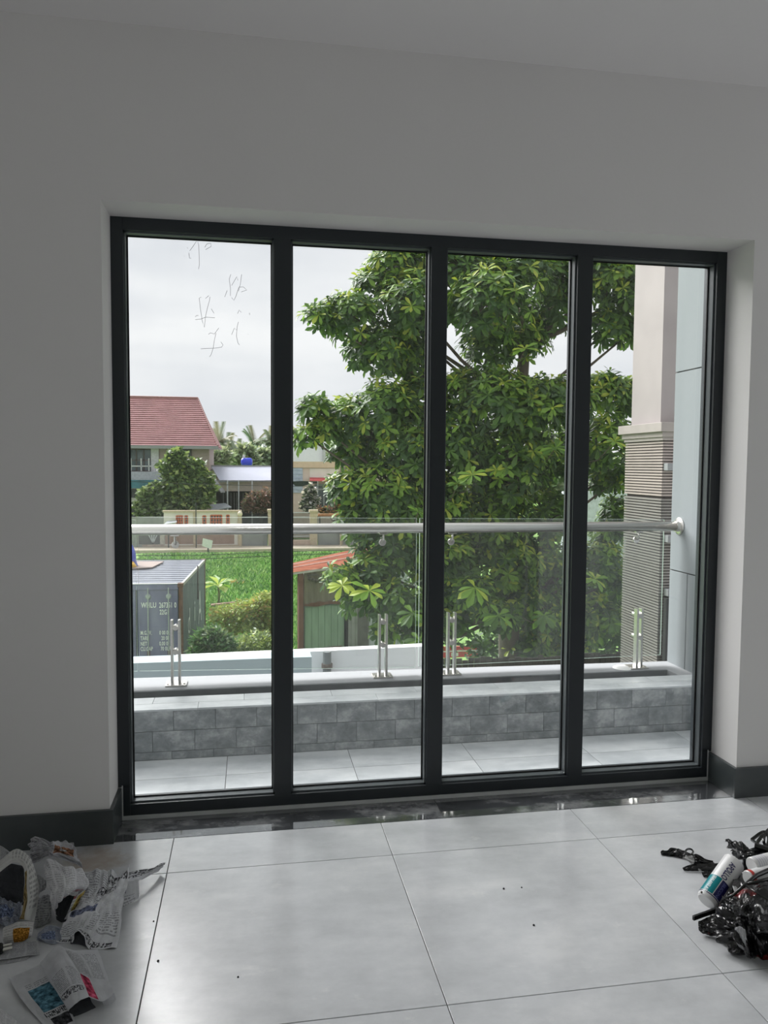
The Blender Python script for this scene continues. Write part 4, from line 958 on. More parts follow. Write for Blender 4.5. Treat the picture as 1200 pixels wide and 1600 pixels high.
corr(pxm(560), pxm(578), lambda u: GZ+.02, rt_, .06, .3, .01, mat('weathered_grey_board', (116, 113, 112), .85, var=.15, scale=5), 'side_sheet', shed)
corr(pxm(578), pxm(640), lambda u: GZ+.02, rt_, .10, .3, .02, mat('pale_grey_sheet', (176, 180, 184), .7), 'side_sheet', shed)
MB().obox(S3(.06, .22, GZ), sdir*3.2, Vector((.40, 2.4, 0)), zu*(ztop-GZ-.25)).build('back_walls', gsh, shed)
# roof: ribs run along the front edge
r0, r1, r2, r3 = at(465, 893.5, Y=17.45), at(625, 872, Y=18.9), at(455, 881.5, Y=19.1), at(625, 843, Y=20.6)
nrow = 18; V_ = []
for i in range(nrow*2+1):
    f = i/(nrow*2); up_ = .03 if i % 2 else 0.0
    a = r0.lerp(r2, f)+Vector((0, 0, up_)); b_ = r1.lerp(r3, f)+Vector((0, 0, up_)); a = a+(a-b_)*.12; V_ += [a, b_]
MB().add(V_, [(2*i, 2*i+1, 2*i+3, 2*i+2) for i in range(nrow*2)]).build('roof_sheet', ors, shed, solid=.004)
for f in (.38, .72):
    a = r0.lerp(r2, f)+zu*.045; b_ = r1.lerp(r3, f)+zu*.045; a = a+(a-b_)*.12
    MB().tube([a, b_], .022, 6).build('roof_batten', mat('pale_pink_batten', (226, 196, 184), .7) if f < .5 else bpy.data.materials['pale_pink_batten'], shed)
a = r0+(r0-r1)*.05; MB().obox(a-zu*.06, (r1-a), -sn*.03, zu*.05).build('roof_edge', mat('white_roof_edge', (190, 182, 178), .7), shed)
lt = MB()
for k in range(3): lt.lathe(S3(.30+.1*k, -.02, ztop-.22-.03*k), (0, -1, 0), [(0, .05), (.03, .05), (.05, .02)], 10)
lt.tube([S3(.25, 0, ztop-.12), S3(.55, -.02, ztop-.12), S3(.60, -.02, ztop-.28), S3(.45, -.02, ztop-.33)], .02, 6)
lt.build('lamp_fitting', mat('old_lamp_fitting', (96, 92, 84), .6), shed, smooth=True)

# ------------------------------------------------------------------ low plants in the plot
def bush(name, label, cat, blobs_px, Y, n, L, W, mats, seed, stems=5, group=None, weights=None):
    cs = []
    for (px, py, rx_, rz_) in blobs_px:
        c = at(px, py, Y=Y); s = FPX/((c-CAM).dot(_fw)); cs.append((tuple(c), rx_/s, min(rx_, 40)/s*.8, rz_/s))
    c0 = np.mean([c[0] for c in cs], 0); root = thing(name, Vector((c0[0], c0[1], GZ)), label, cat, group)
    leafcloud('foliage', cs, n, L, W, mats, root, seed, weights=weights)
    r = random.Random(seed); sb = MB()
    for k in range(stems):
        c = Vector(cs[k % len(cs)][0]); b_ = Vector((c.x+r.uniform(-.2, .2), c.y+r.uniform(-.2, .2), GZ))
        sb.tube([b_, b_.lerp(c, .5)+Vector((r.uniform(-.1, .1), 0, 0)), c+Vector((r.uniform(-.2, .2), 0, cs[k % len(cs)][3]*.5))], [.03, .022, .010], 5)
    sb.build('stems', bark, root); return root


BM = [leaf_mat('bush_yellow_green', (182, 196, 118)), leaf_mat('bush_olive_green', (150, 168, 104)), leaf_mat('bush_rusty_tip', (190, 168, 112)), leaf_mat('bush_dark_green', (86, 122, 78)), leaf_mat('bush_grey_green', (132, 148, 116))]
bush('bush', 'low wide yellow-green bush with rusty tips beyond the container', 'bush', [(350, 962, 26, 16), (385, 955, 34, 20), (415, 945, 26, 22), (400, 975, 34, 16), (425, 985, 26, 28), (360, 985, 20, 8)], 19.5, 5200, .13, .06, BM[:3], 41, weights=[.45, .4, .15])
bush('bush', 'dark green bushy plants at the foot of the container', 'bush', [(322, 1002, 20, 20), (345, 1010, 24, 20), (310, 1018, 14, 14), (335, 990, 14, 10)], 15.5, 3600, .16, .045, [BM[3], BM[4]], 42, weights=[.7, .3])
bush('bush', 'thin leggy shrub with bare stems in front of the yellow-green bush', 'bush', [(385, 1010, 22, 18), (405, 1005, 22, 22), (425, 1012, 18, 22), (370, 1020, 18, 12)], 15.8, 1300, .12, .05, [BM[1], BM[4], BM[0]], 43, stems=12)
bush('bush', 'small dark green weeds in the grass behind the young papaya', 'bush', [(366, 918, 15, 6), (378, 922, 12, 5)], 35, 700, .3, .09, [BM[3], BM[4], BM[2]], 44)
pb = at(341, 948, Z=GZ); pap = thing('papaya_plant', pb, 'young papaya plant with yellow-green leaves right of the container', 'plant')
ptop = at(341, 914, Y=pb.y); MB().tube([pb, pb.lerp(ptop, .5)+Vector((.04, 0, 0)), ptop], [.06, .05, .03], 7).build('stem', mat('green_brown_stem', (112, 116, 78), .8), pap, smooth=True)
r = random.Random(5)
for k in range(11):
    a = k*2.399; el = r.uniform(.1, 1.1); d = Vector((math.cos(a)*math.cos(el), math.sin(a)*math.cos(el), math.sin(el)-.1)); mb = MB()
    V0, F0 = leaf_shape(1, .5, .3, .3); mb.add([leaf_matrix(ptop, d, zu) @ (Vector(v)*r.uniform(.55, .8)) for v in V0], F0); mb.build('leaf', BM[0] if k % 3 else LM[2], pap)
for i, (px, py, s_, lb_) in enumerate(((329, 968, .34, 'white rubbish sack on the ground beside the container'), (395, 972, .30, 'crumpled white rubbish under the yellow-green bush'), (406, 1004, .26, 'pale rubbish bag caught in the leggy shrub'), (372, 973, .3, 'flat white rubbish between the bushes'))):
    c = at(px, py+4, Z=GZ); 
    if c.y > 26: c = at(px, py, Y=18)
    mb = MB(); lump(mb, Vector((c.x, c.y, GZ)), s_*1.3, s_, s_*.8, i+2.5); mb.build('rubbish_bag', M['white_print'], label=lb_, cat='rubbish')
for i, lb_ in enumerate(('bottom weathered board of the scrap pile behind the container', 'middle weathered board of the scrap pile behind the container', 'topmost weathered board of the scrap pile behind the container')):
    c = at(322+r.uniform(-4, 12), 958+r.uniform(-5, 5), Z=GZ); d = Vector((r.uniform(.6, 1), r.uniform(-.5, .5), r.uniform(-.05, .12))).normalized()
    MB().obox(c+zu*(.03+.10*i), d*1.1, d.cross(zu).normalized()*.2, (0, 0, .06)).build('scrap_board', mat('weathered_pinkish_board', (168, 140, 124), .85, var=.25) if i == 0 else bpy.data.materials['weathered_pinkish_board'], label=lb_, cat='board', group='scrap boards behind the container')
# low things glimpsed under the tree
sg = at(720, 1017, Y=14.0); sgn = thing('banner', Vector((sg.x, 14.0, GZ)), 'red and white banner glimpsed low under the tree', 'banner')
q0, q1 = at(688, 1028, Y=14), at(748, 1009, Y=14)
MB().box(q0.x, q1.x, 14, 14.04, q0.z, q1.z).build('panel', mat('red_banner', (206, 70, 78), .6), sgn)
MB().box(q0.x+.02, q1.x-.02, 13.99, 14.0, q0.z+.13, q0.z+.16).build('stripe', M['white_print'], sgn); MB().box(q0.x+.25, q0.x+.42, 13.985, 14.0, q0.z+.03, q0.z+.11).build('stripe', M['white_print'], sgn)
for xx in (q0.x, q1.x-.04): MB().box(xx, xx+.04, 14.04, 14.08, GZ, q1.z).build('post', M['gasket'], sgn)
c0 = at(764, 1000, Y=15.5); vq = thing('awning', Vector((c0.x, 15.5, GZ)), 'white awning glimpsed between the low leaves beside the trunk', 'awning')
MB().prism(at(748, 992, Y=15.2), at(772, 978, Y=15.4), at(776, 978, Y=16.6), at(752, 990, Y=16.8), (0, 0, -.03)).build('cloth', M['white_print'], vq)
MB().box(c0.x-.25, c0.x-.2, 15.5, 15.55, GZ, c0.z+.1).box(c0.x+.2, c0.x+.25, 15.5, 15.55, GZ, c0.z+.1).build('posts', M['gasket'], vq)
pwl = thing('garden_wall', Vector((at(925, 800, Y=26).x, 26, GZ)), 'plain pale wall glimpsed between the tree and the ribbed column', 'wall')
q0, q1 = at(880, 800, Y=26), at(1010, 800, Y=26); MB().box(q0.x, q1.x, 26, 26.2, GZ, at(940, 768, Y=26).z).build('wall_body', mat('pale_bluish_wall', (196, 202, 210), .8), pwl)
bush('shrubbery', 'dark dense shrubs in the shade under the big tree', 'shrubs', [(700, 985, 30, 26), (760, 1010, 40, 26), (830, 1000, 44, 34), (890, 990, 44, 40), (945, 985, 40, 44), (990, 980, 34, 48), (930, 930, 50, 40), (985, 915, 40, 44), (870, 930, 40, 36), (640, 1000, 16, 12)], 11.5, 5200, .20, .075, [LM[0], LM[1]], 46, stems=10, weights=[.72, .28])
# dark low fence right behind the ledge, below the tree
fb = thing('paling_fence', at(790, 1040, Y=5.6), 'low dark paling fence seen just over the ledge under the tree', 'fence')
WPOS[fb.name] = Vector((2.2, 5.6, GZ)); fb.location = (2.2, 5.6, GZ)
f0, f1 = at(690, 1030, Y=5.6), at(985, 1022, Y=5.6); ftop = at(800, 1027, Y=5.6).z
slat = mat('dark_wood_paling', (64, 60, 54), .9, var=.25)
for k in range(34):
    x = f0.x+(f1.x-f0.x)*k/33
    MB().box(x-.032, x+.032, 5.6, 5.62, GZ, ftop+random.uniform(-.02, .02)).build('slat', slat, fb)
for zz in (.25, 1.2): MB().box(f0.x-.05, f1.x+.05, 5.62, 5.66, ftop-zz, ftop-zz+.06).build('rail', slat, fb)

# ------------------------------------------------------------------ neighbour's column and windows
nx = 2.0
cxl = at(1030, 900, Y=4.0).x; yb = 4.75
colm = thing('column', Vector((cxl+.4, 4.4, GZ)), 'tall square column with a pink plaster shaft over ribbed tile cladding', 'column')
pink = mat('pale_pink_plaster', (160, 152, 151), .8, var=.04, scale=3); bei = mat('beige_ribbed_tile', (172, 160, 154), .6, var=.06); gryt = mat('grey_ribbed_tile', (136, 132, 128), .6, var=.06); capm = mat('pinkish_stone_moulding', (162, 154, 150), .75, var=.05)
zcap = at(1028, 660, Y=4.0).z; zcb = at(1028, 688, Y=4.0).z; zsp = at(1030, 778, Y=4.0).z
CWD = .9
sx0 = at(1036, 520, Y=4.08).x
bx('shaft', pink, sx0, cxl+CWD, 4.08, yb-.08, zcap, 4.2, colm)
MB().box(cxl-.06, cxl+CWD+.08, 3.93, yb+.07, zcap-.09, zcap).box(cxl-.03, cxl+CWD+.05, 3.96, yb+.04, zcap-.14, zcap-.09).box(cxl-.015, cxl+CWD+.03, 3.98, yb+.02, zcb, zcap-.14).build('capital', capm, colm, bevel=.004)
MB().box(cxl+.028, cxl+CWD, 4.028, yb, GZ, zcb).build('core', mat('ribbed_tile_groove', (84, 78, 76), .9), colm)
for z0, z1, m_, nm in ((zsp, zcb, bei, 'upper_tiles'), (GZ, zsp, gryt, 'lower_tiles')):
    rb = MB(); z = z1-.0285
    while z > max(z0, -1.8): rb.box(cxl, cxl+CWD, 4.0, yb+.01, z, z+.018); z -= .0285
    rb.build(nm, m_, colm, kind='stuff')
bx('wall_neighbour', mat('pinkish_grey_render', (176, 168, 164), .85), cxl+CWD, cxl+4, 4.45, 4.7, GZ, 5.2, kind='structure')
for i, (py, lb_) in enumerate(((727, 'topmost'), (842, 'middle'), (928, 'lowest'))):
    c = at(1036, py, Y=3.8)
    sl_ = MB(); sl_.box(at(1041, py, Y=3.95).x, c.x+.9, 3.92, 3.999, c.z-.05, c.z+.02); sl_.build('window_sill', M['white_ext'], label='%s white sill end poking out between the ribbed column and the balcony side wall' % lb_, cat='window sill', bevel=.004)
MB().box(at(1040, 990, Y=3.85).x, cxl+1.0, 3.85, 3.9, GZ, at(1040, 936, Y=3.85).z).build('window_shutter', mat('dark_shutter', (48, 50, 52), .6), label='dark window opening below the lowest white sill', cat='shutter')

# ------------------------------------------------------------------ the street side: boundary walls, fences, houses far behind
WY = 51.5
def W(px, py, Y=WY): return at(px, py, Y=Y)
def ybox(name, m, px0, py0, px1, py1, Y0, Y1, par=None, zb=None, **kw):
    """upright box whose front face (at depth Y0) covers the photo rectangle px0,py0 - px1,py1"""
    c = W((px0+px1)/2, (py0+py1)/2, Y0); a, b_ = W(px0, (py0+py1)/2, Y0), W(px1, (py0+py1)/2, Y0); t_, d = W((px0+px1)/2, py0, Y0), W((px0+px1)/2, py1, Y0)
    return MB().box(a.x, b_.x, Y0, Y1, d.z if zb is None else zb, t_.z).build(name, m, par, **kw)


cream = mat('cream_wall_paint', (222, 216, 210), .8, var=.06, scale=1); beige = mat('beige_pillar_paint', (190, 174, 152), .8, var=.08); pinkp = mat('pinkish_recessed_panel', (160, 136, 126), .85, var=.1); redl = mat('orange_red_lattice', (196, 104, 72), .6); greyc = mat('grey_concrete', (146, 148, 146), .9, var=.12, scale=1.5)
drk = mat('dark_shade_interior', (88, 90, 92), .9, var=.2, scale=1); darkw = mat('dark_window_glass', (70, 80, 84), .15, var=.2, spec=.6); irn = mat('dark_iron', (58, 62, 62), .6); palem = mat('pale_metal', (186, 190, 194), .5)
# cream wall with lattice windows and recessed panels
bw = thing('boundary_wall', Vector((W(315, 830).x, WY, GZ)), 'cream boundary wall with red lattice windows and pinkish recessed panels', 'wall')
ybox('wall_body', cream, 256, 800, 375, 862, WY+.08, WY+.3, bw, zb=GZ)
ybox('coping', beige, 254, 797.5, 377, 800.5, WY-.05, WY+.35, bw)
for x0, x1 in ((302, 307), (371.5, 378)): ybox('pillar', beige, x0, 798, x1, 862, WY-.02, WY+.3, bw, zb=GZ)
ybox('plinth', beige, 256, 852, 372, 862, WY-.03, WY+.2, bw, zb=GZ)
for x0, x1 in ((258, 302), (308, 366)): ybox('panel', pinkp, x0, 834, x1, 850, WY+.05, WY+.09, bw)
for (x0, x1, y0, y1, nx_, nz) in ((275.5, 285, 806, 821, 3, 3), (289, 293, 806, 821, 1, 3), (317, 321.5, 806, 821, 1, 3), (329, 346.5, 805, 821, 4, 3), (354, 358, 805, 821, 1, 3)):
    w_ = ybox('lattice', drk, x0, y0, x1, y1, WY+.07, WY+.085, bw)
    a, b_ = W(x0, y1), W(x1, y0); lt = MB()
    for k in range(nx_+1): x = a.x+(b_.x-a.x)*k/nx_; lt.box(x-.035, x+.035, WY+.04, WY+.075, a.z, b_.z)
    for k in range(nz+1): z = a.z+(b_.z-a.z)*k/nz; lt.box(a.x, b_.x, WY+.045, WY+.075, z-.03, z+.03)
    lt.build('lattice_bars', redl, w_)
sb = thing('sign_board', Vector((W(325, 850, 49).x, 49, GZ)), 'small white sign board standing tilted in front of the cream wall', 'sign')
a = W(317, 841, 49); b_ = W(332.5, 845, 49); d = W(330, 858, 49); e = W(315.5, 853, 49); MB().prism(e, d, b_, a, (0, .05, 0)).build('board', M['white_print'], sb)
MB().box(W(325, 850, 49).x-.05, W(325, 850, 49).x+.05, 49.06, 49.12, GZ, W(325, 850, 49).z).build('post', irn, sb)
# iron fence and more pillars to the right
fen = thing('iron_fence', Vector((W(400, 830).x, WY, GZ)), 'dark iron bar fence on a grey base, right of the cream wall', 'fence')
ybox('base', greyc, 378, 834, 418, 853, WY+.05, WY+.25, fen, zb=GZ)
for px in np.arange(379, 418, 1.9): ybox('bar', irn, px-.35, 806, px+.35, 836, WY+.1, WY+.16, fen)
for py in (808, 830): ybox('rail', palem, 378, py-.5, 418, py+.5, WY+.08, WY+.18, fen)
f2 = thing('iron_fence', Vector((W(465, 830).x, WY, GZ)), 'dark green iron fence left of the tan pillar, behind the second pane', 'fence')
for px in np.arange(447, 485, 1.9): ybox('bar', irn, px-.35, 800, px+.35, 845, WY+.1, WY+.16, f2)
for py in (801, 808, 838): ybox('rail', palem, 446, py-.5, 485, py+.5, WY+.08, WY+.18, f2)
ybox('base', mat('pink_kerb', (196, 174, 160), .85), 440, 844, 485, 854, WY+.05, WY+.3, f2, zb=GZ)
f3 = thing('iron_fence', Vector((W(515, 830).x, WY, GZ)), 'dark iron fence on a grey base right of the tan pillar', 'fence')
for px in np.arange(497, 562, 1.9): ybox('bar', irn, px-.35, 806, px+.35, 836, WY+.1, WY+.16, f3)
for py in (808, 828): ybox('rail', palem, 497, py-.4, 562, py+.4, WY+.08, WY+.18, f3)
ybox('base', greyc, 497, 833, 565, 848, WY+.05, WY+.25, f3, zb=GZ)
for i, (x0, x1, y0, lb_) in enumerate(((419, 430, 799, 'tan gate pillar behind the first mullion, right of the iron fence'), (484.5, 496, 800, 'tan gate pillar with a flared cap in front of the pink house'), (531, 536, 802, 'thin tan pillar with a round lamp by the grey house'))):
    pl_ = thing('gate_pillar', Vector((W((x0+x1)/2, 830).x, WY, GZ)), lb_, 'pillar', 'tan gate pillars')
    ybox('pillar_shaft', beige, x0, y0, x1, 855, WY-.05, WY+.4, pl_, zb=GZ); ybox('cap', beige, x0-1.2, y0-3, x1+1.2, y0+.5, WY-.12, WY+.47, pl_)
lamp_b = mat('cream_globe', (226, 214, 190), .4)
for i, (px, py, lb_) in enumerate(((375, 803, 'round cream globe lamp on a thin post at the end of the cream wall'), (533, 798, 'round cream globe lamp on a thin post by the grey house'))):
    c = W(px, py, WY-.7); gt = thing('globe_lamp', Vector((c.x, c.y, GZ)), lb_, 'lamp')
    gl = MB(); gl.lathe(c-zu*.16, zu, [(0, .02), (.03, .12), (.12, .17), (.24, .16), (.33, .08), (.35, 0)], 16); gl.build('globe', lamp_b, gt, smooth=True)
    MB().tube([(c.x, c.y, GZ), (c.x, c.y, c.z-.15)], .05, 8).build('post', beige, gt)
ybox('trim_kerb', mat('dusty_pink_verge', (190, 178, 160), .95, var=.1), 200, 858, 570, 861, WY-2.2, WY-.1, None, zb=GZ, kind='structure')
# concrete wall at the far left with a rough gap
cw = thing('concrete_wall', Vector((W(228, 830).x, WY, GZ)), 'plain grey concrete wall left of the cream wall', 'wall')
ybox('wall_body', greyc, 196, 808, 256, 862, WY+.1, WY+.3, cw, zb=GZ); ybox('pillar', mat('pale_render', (186, 180, 172), .85), 250, 832, 257, 858, WY, WY+.3, cw); ybox('panel', mat('dark_grey_panel', (104, 104, 104), .9), 217, 834, 249, 850, WY+.06, WY+.12, cw); ybox('plinth', mat('pinkish_plinth', (176, 160, 148), .9), 222, 851, 256, 857, WY-.05, WY+.1, cw)
fan = MB()
for k in range(4): fan.prism(W(238+k*.3, 848), W(239.6+k*.3, 848), W(233.5+k*4.2, 836), W(231.5+k*4.2, 836), (0, -.04, 0))
fan.build('ornament', palem, cw)
grs = thing('gate_roof', Vector((W(253, 820).x, WY-1, GZ)), 'small pale sloping roof sheet leaning by the concrete wall', 'roof sheet')
MB().prism(W(256, 820, 50.5), W(276, 817, 50.5), W(276, 814, 51.3), W(262, 815, 51.3), (0, 0, .05)).build('sheet', palem, grs); MB().box(W(262, 818, 50.8).x, W(262, 818, 50.8).x+.08, 50.8, 50.88, GZ, W(262, 818.5, 50.8).z).build('post', irn, grs)

# red-roofed house
HY = 60.0
hs = thing('house', Vector((W(255, 740, HY).x, HY+4, GZ)), 'two-storey house with a big red tiled roof at the left of the first pane', 'house')
greyw = mat('grey_brown_wall', (164, 150, 144), .85, var=.06); whw = mat('white_pilaster', (204, 204, 208), .8)
z_e = W(330, 700, HY).z; x_r = W(327, 740, HY).x; x_l = x_r-16
bx('wall_body', greyw, x_l, x_r, HY, HY+8, GZ, z_e+.1, hs)
er, el = W(340.5, 697.5, HY-.8), W(196, 695.5, HY-.8); ridge = W(309, 622.5, HY+4.0)
x0_ = el.x-7; ez = er.z; rz = ridge.z; rw = mat('red_roof_tiles', (164, 118, 120), .7, var=.10, scale=1.2); rt2 = MB(); nr = 24
bk = HY+8.8; rx_ = ridge.x
for k in range(nr):
    f0_, f1_ = k/nr, (k+1)/nr
    y0_, y1_ = HY-.8+(4.8)*f0_, HY-.8+4.8*f1_; z0_, z1_ = ez+(rz-ez)*f0_, ez+(rz-ez)*f1_; xa_, xb_ = er.x+(rx_-er.x)*f0_, er.x+(rx_-er.x)*f1_
    lift = .055
    rt2.prism((x0_, y0_, z0_+lift), (xa_, y0_, z0_+lift), (xb_, y1_+.06, z1_+.012), (x0_, y1_+.06, z1_+.012), (0, .02, -.05))
rt2.build('roof_tiles', rw, hs, kind='stuff')
rb2 = MB(); rb2.add([(x0_, HY+4, rz-.03), (rx_, HY+4, rz-.03), (er.x, bk, ez), (x0_, bk, ez), (er.x, HY-.8, ez), (x0_, HY-.8, ez)], [(0, 1, 2, 3), (1, 4, 2), (3, 2, 4, 5)]); rb2.build('roof_back', rw, hs)
MB().tube([(x0_, HY+4, rz+.02), (rx_, HY+4, rz+.02)], .10, 8).tube([(rx_, HY+4, rz+.02), (er.x, HY-.8, ez+.06)], .07, 8).build('ridge_cap', mat('grey_red_ridge', (150, 112, 110), .7), hs)
bx('fascia', M['white_ext'], x0_, er.x, HY-.86, HY-.78, ez-.22, ez+.03, hs); bx('soffit', greyw, x0_, er.x, HY-.78, bk, ez-.1, ez-.05, hs)
ybox('pilaster', whw, 236, 700, 248, 737, HY-.12, HY+.05, hs); ybox('window_head', mat('pale_band', (176, 172, 168), .8), 262, 698, 301, 702, HY-.06, HY+.05, hs)
for (x0, y0, x1, y1, nx_, nz) in ((190, 702, 236.5, 736, 4, 2), (281, 702, 299, 725, 2, 1)):
    wi = ybox('window', mat('house_window_glass', (92, 104, 108), .15, var=.35, scale=.7) if x0 == 190 else bpy.data.materials['house_window_glass'], x0, y0, x1, y1, HY-.04, HY+.02, hs); a, b_ = W(x0, y1, HY), W(x1, y0, HY); fb_ = MB()
    for k in range(nx_+1): x = a.x+(b_.x-a.x)*k/nx_; fb_.box(x-.05, x+.05, HY-.10, HY-.03, a.z, b_.z)
    for k in range(nz+1): z = a.z+(b_.z-a.z)*k/nz; fb_.box(a.x, b_.x, HY-.10, HY-.03, z-.05, z+.05)
    fb_.build('window_bars', mat('window_bar_brown', (92, 84, 84), .6) if x0 == 190 else bpy.data.materials['window_bar_brown'], wi)
    if x0 == 190:
        gr_ = MB()
        for px in (204.5, 220.5, 232.5): q0, q1 = W(px-.7, 736, HY-.9), W(px+.7, 716, HY-.9); gr_.box(q0.x, q1.x, HY-.9, HY-.84, q0.z, q1.z)
        q0, q1 = W(190, 729, HY-.9), W(236, 727.6, HY-.9); gr_.box(q0.x, q1.x, HY-.9, HY-.84, q0.z, q1.z); gr_.build('balcony_rail', whw, hs)
ybox('balcony_band', mat('lilac_grey_band', (178, 180, 192), .75), 190, 737, 262, 750, HY-1.0, HY+.05, hs)
aw = ybox('awning', mat('teal_blue_awning', (70, 120, 136), .7, var=.2, scale=1.5), 186, 750, 258, 763, HY-2.6, HY-2.4, hs)
ybox('ground_floor_opening', drk, 186, 764, 268, 812, HY-.03, HY+.01, hs, zb=GZ)
ybox('porch_rail', mat('pale_porch_rail', (190, 188, 184), .8), 190, 778, 240, 785, HY-2.0, HY-1.8, hs); ybox('porch_wall', irn, 190, 785, 240, 810, HY-1.98, HY-1.82, hs, zb=GZ)

# tree in front of the house
HL = [leaf_mat('garden_tree_dark', (92, 114, 78)), leaf_mat('garden_tree_mid', (126, 148, 96)), leaf_mat('garden_tree_light', (176, 190, 124))]
def far_tree(name, label, cat, blobs_px, Y, n, L_, W_, mats, seed, weights=None, group=None, trunk_r=.16):
    cs = []
    for (px, py, rx_, rz_) in blobs_px:
        c = at(px, py, Y=Y); s = FPX/((c-CAM).dot(_fw)); cs.append((tuple(c), rx_/s, rx_/s*.8, rz_/s))
    c0 = np.mean([c[0] for c in cs], 0); root = thing(name, Vector((c0[0], Y, GZ)), label, cat, group)
    leafcloud('foliage', cs, n, L_, W_, mats, root, seed, weights=weights)
    tk = MB(); b0_ = Vector((c0[0], Y, GZ)); tk.tube([b0_, b0_.lerp(Vector(tuple(c0)), .6), Vector(tuple(c0))], [trunk_r, trunk_r*.8, trunk_r*.4], 8)
    for c in cs: tk.tube([b0_.lerp(Vector(tuple(c0)), .6), Vector(c[0])], [trunk_r*.5, trunk_r*.15], 5)
    tk.build('trunk', bark, root, smooth=True); return root
far_tree('tree', 'bushy green tree growing in front of the red-roofed house', 'tree', [(276, 712, 14, 12), (270, 730, 20, 18), (300, 735, 20, 20), (285, 755, 34, 22), (312, 750, 20, 20), (275, 780, 30, 20), (310, 780, 22, 18), (322, 765, 14, 14), (262, 795, 24, 12)], 55.5, 9000, .42, .22, HL, 61, weights=[.45, .4, .15])
far_tree('tree', 'dull green shrubby tree at the far left below the blue awning', 'tree', [(235, 775, 18, 16), (225, 795, 16, 14), (250, 800, 20, 12), (243, 765, 10, 12)], 54.5, 3000, .40, .2, [HL[0], HL[1], BM[4]], 62)

# long low building with a pale lilac roof edge
WHY = 62.0
wh_b = thing('shed_building', Vector((W(380, 760, WHY).x, WHY+4, GZ)), 'long low building with a plain pale lilac roof front and thin posts', 'building')
lil = mat('pale_lilac_roof_front', (186, 190, 206), .6, var=.03, scale=1); pkb = mat('pale_pink_soffit_band', (206, 192, 184), .8, var=.08)
a, b_ = W(330, 728.5, WHY), W(436, 728.5, WHY); c, d = W(344, 752, WHY-2.0), W(436, 750, WHY-2.0)
MB().prism((a.x, WHY, a.z), (b_.x, WHY, b_.z), (d.x, WHY-2, d.z), (c.x, WHY-2, c.z), (0, .05, -.08)).build('roof_front', lil, wh_b)
ybox('roof_edge', M['white_ext'], 330, 727, 436, 729.3, WHY-.05, WHY+.1, wh_b); ybox('gutter', mat('grey_gutter', (128, 128, 134), .6), 338, 750.5, 436, 752.5, WHY-2.05, WHY-1.9, wh_b)
ybox('wall_band', pkb, 340, 752.5, 436, 767.5, WHY-1.2, WHY-1.0, wh_b); ybox('back_wall', drk, 338, 767, 436, 810, WHY+2, WHY+2.2, wh_b, zb=GZ)
bx('roof_top', lil, a.x, b_.x, WHY+.1, WHY+7, a.z-.35, a.z-.25, wh_b)
for px, w_ in ((355.5, 1.0), (373, .9), (394, .9)): ybox('post', palem, px-w_, 750, px+w_, 812, WHY-2.1, WHY-1.95, wh_b, zb=GZ)
ps = MB()
for px in (349, 361, 366, 370, 380, 385, 402, 411): q0, q1 = W(px-.3, 800, WHY+1.8), W(px+.3, 770, WHY+1.8); ps.box(q0.x, q1.x, WHY+1.8, WHY+1.86, q0.z, q1.z)
ps.build('thin_posts', palem, wh_b, kind='stuff')
MB().prism(W(332, 750, WHY-3), W(345, 768, WHY-3), W(352, 768, WHY-2.2), W(338, 750, WHY-2.2), (0, 0, -.1)).build('canopy', M['white_ext'], wh_b)
MB().prism(W(330, 797, 57), W(362, 792, 57), W(352, 786, 59), W(328, 788, 59), (0, 0, -.08)).build('low_roof', mat('grey_low_roof', (140, 146, 150), .7), wh_b)
vine = [leaf_mat('dusty_pink_leaf', (164, 132, 124)), leaf_mat('dusty_brown_leaf', (128, 112, 100)), leaf_mat('dusty_green_leaf', (118, 124, 100))]
far_tree('climber', 'dusty pinkish climbing plants on the posts of the low building', 'plant', [(400, 785, 16, 18), (415, 782, 12, 20), (388, 790, 10, 12), (424, 790, 10, 16)], 58.5, 2200, .36, .1, vine, 63, trunk_r=.06)
tk_ = thing('water_tank', W(385, 727, 71.5), 'shiny blue water tank on a stand behind the low building', 'water tank')
c = W(385.5, 722, 71.5); MB().lathe(c-Vector((.55, 0, 0)), (1, 0, 0), [(0, 0), (.03, .25), (.12, .36), (.2, .40), (.9, .40), (.98, .36), (1.07, .25), (1.1, 0)], 20).build('tank_body', mat('glossy_blue_tank', (50, 70, 205), .25), tk_, smooth=True)
MB().box(c.x-.4, c.x-.3, 71.3, 71.7, GZ, c.z-.3).box(c.x+.3, c.x+.4, 71.3, 71.7, GZ, c.z-.3).build('stand', irn, tk_)
dsh = MB(); cc = W(381, 716, 71.5); dsh.lathe(cc, (0, 0, 1), [(0, .14), (.3, .12), (.32, 0)], 12); dsh.build('inlet_pipe', palem, tk_)

# pink house with the red awning
PH = 59.0
ph_ = thing('house', Vector((W(495, 760, PH).x, PH+3, GZ)), 'low pink house with a red awning over a white-framed window', 'house')
pinkw = mat('pale_pink_house_wall', (214, 194, 184), .8, var=.05, scale=1)
ybox('wall_body', pinkw, 440, 730, 530, 812, PH, PH+6, ph_, zb=GZ)
co_ = MB(); a, b_ = W(440, 721, PH), W(531, 731, PH); x1_ = W(524, 721, PH).x
co_.add([(a.x, PH-.15, b_.z), (b_.x, PH-.15, b_.z), (x1_, PH-.05, a.z), (a.x, PH-.05, a.z), (a.x, PH+6, b_.z), (b_.x, PH+6, b_.z), (x1_, PH+6, a.z), (a.x, PH+6, a.z)], [(0, 1, 2, 3), (1, 5, 6, 2), (5, 4, 7, 6), (4, 0, 3, 7), (3, 2, 6, 7), (0, 4, 5, 1)]); co_.build('cornice', mat('tan_cornice', (206, 182, 156), .8, var=.06), ph_)
ybox('upper_wall', cream, 484, 732, 529, 747, PH-.04, PH+.02, ph_)
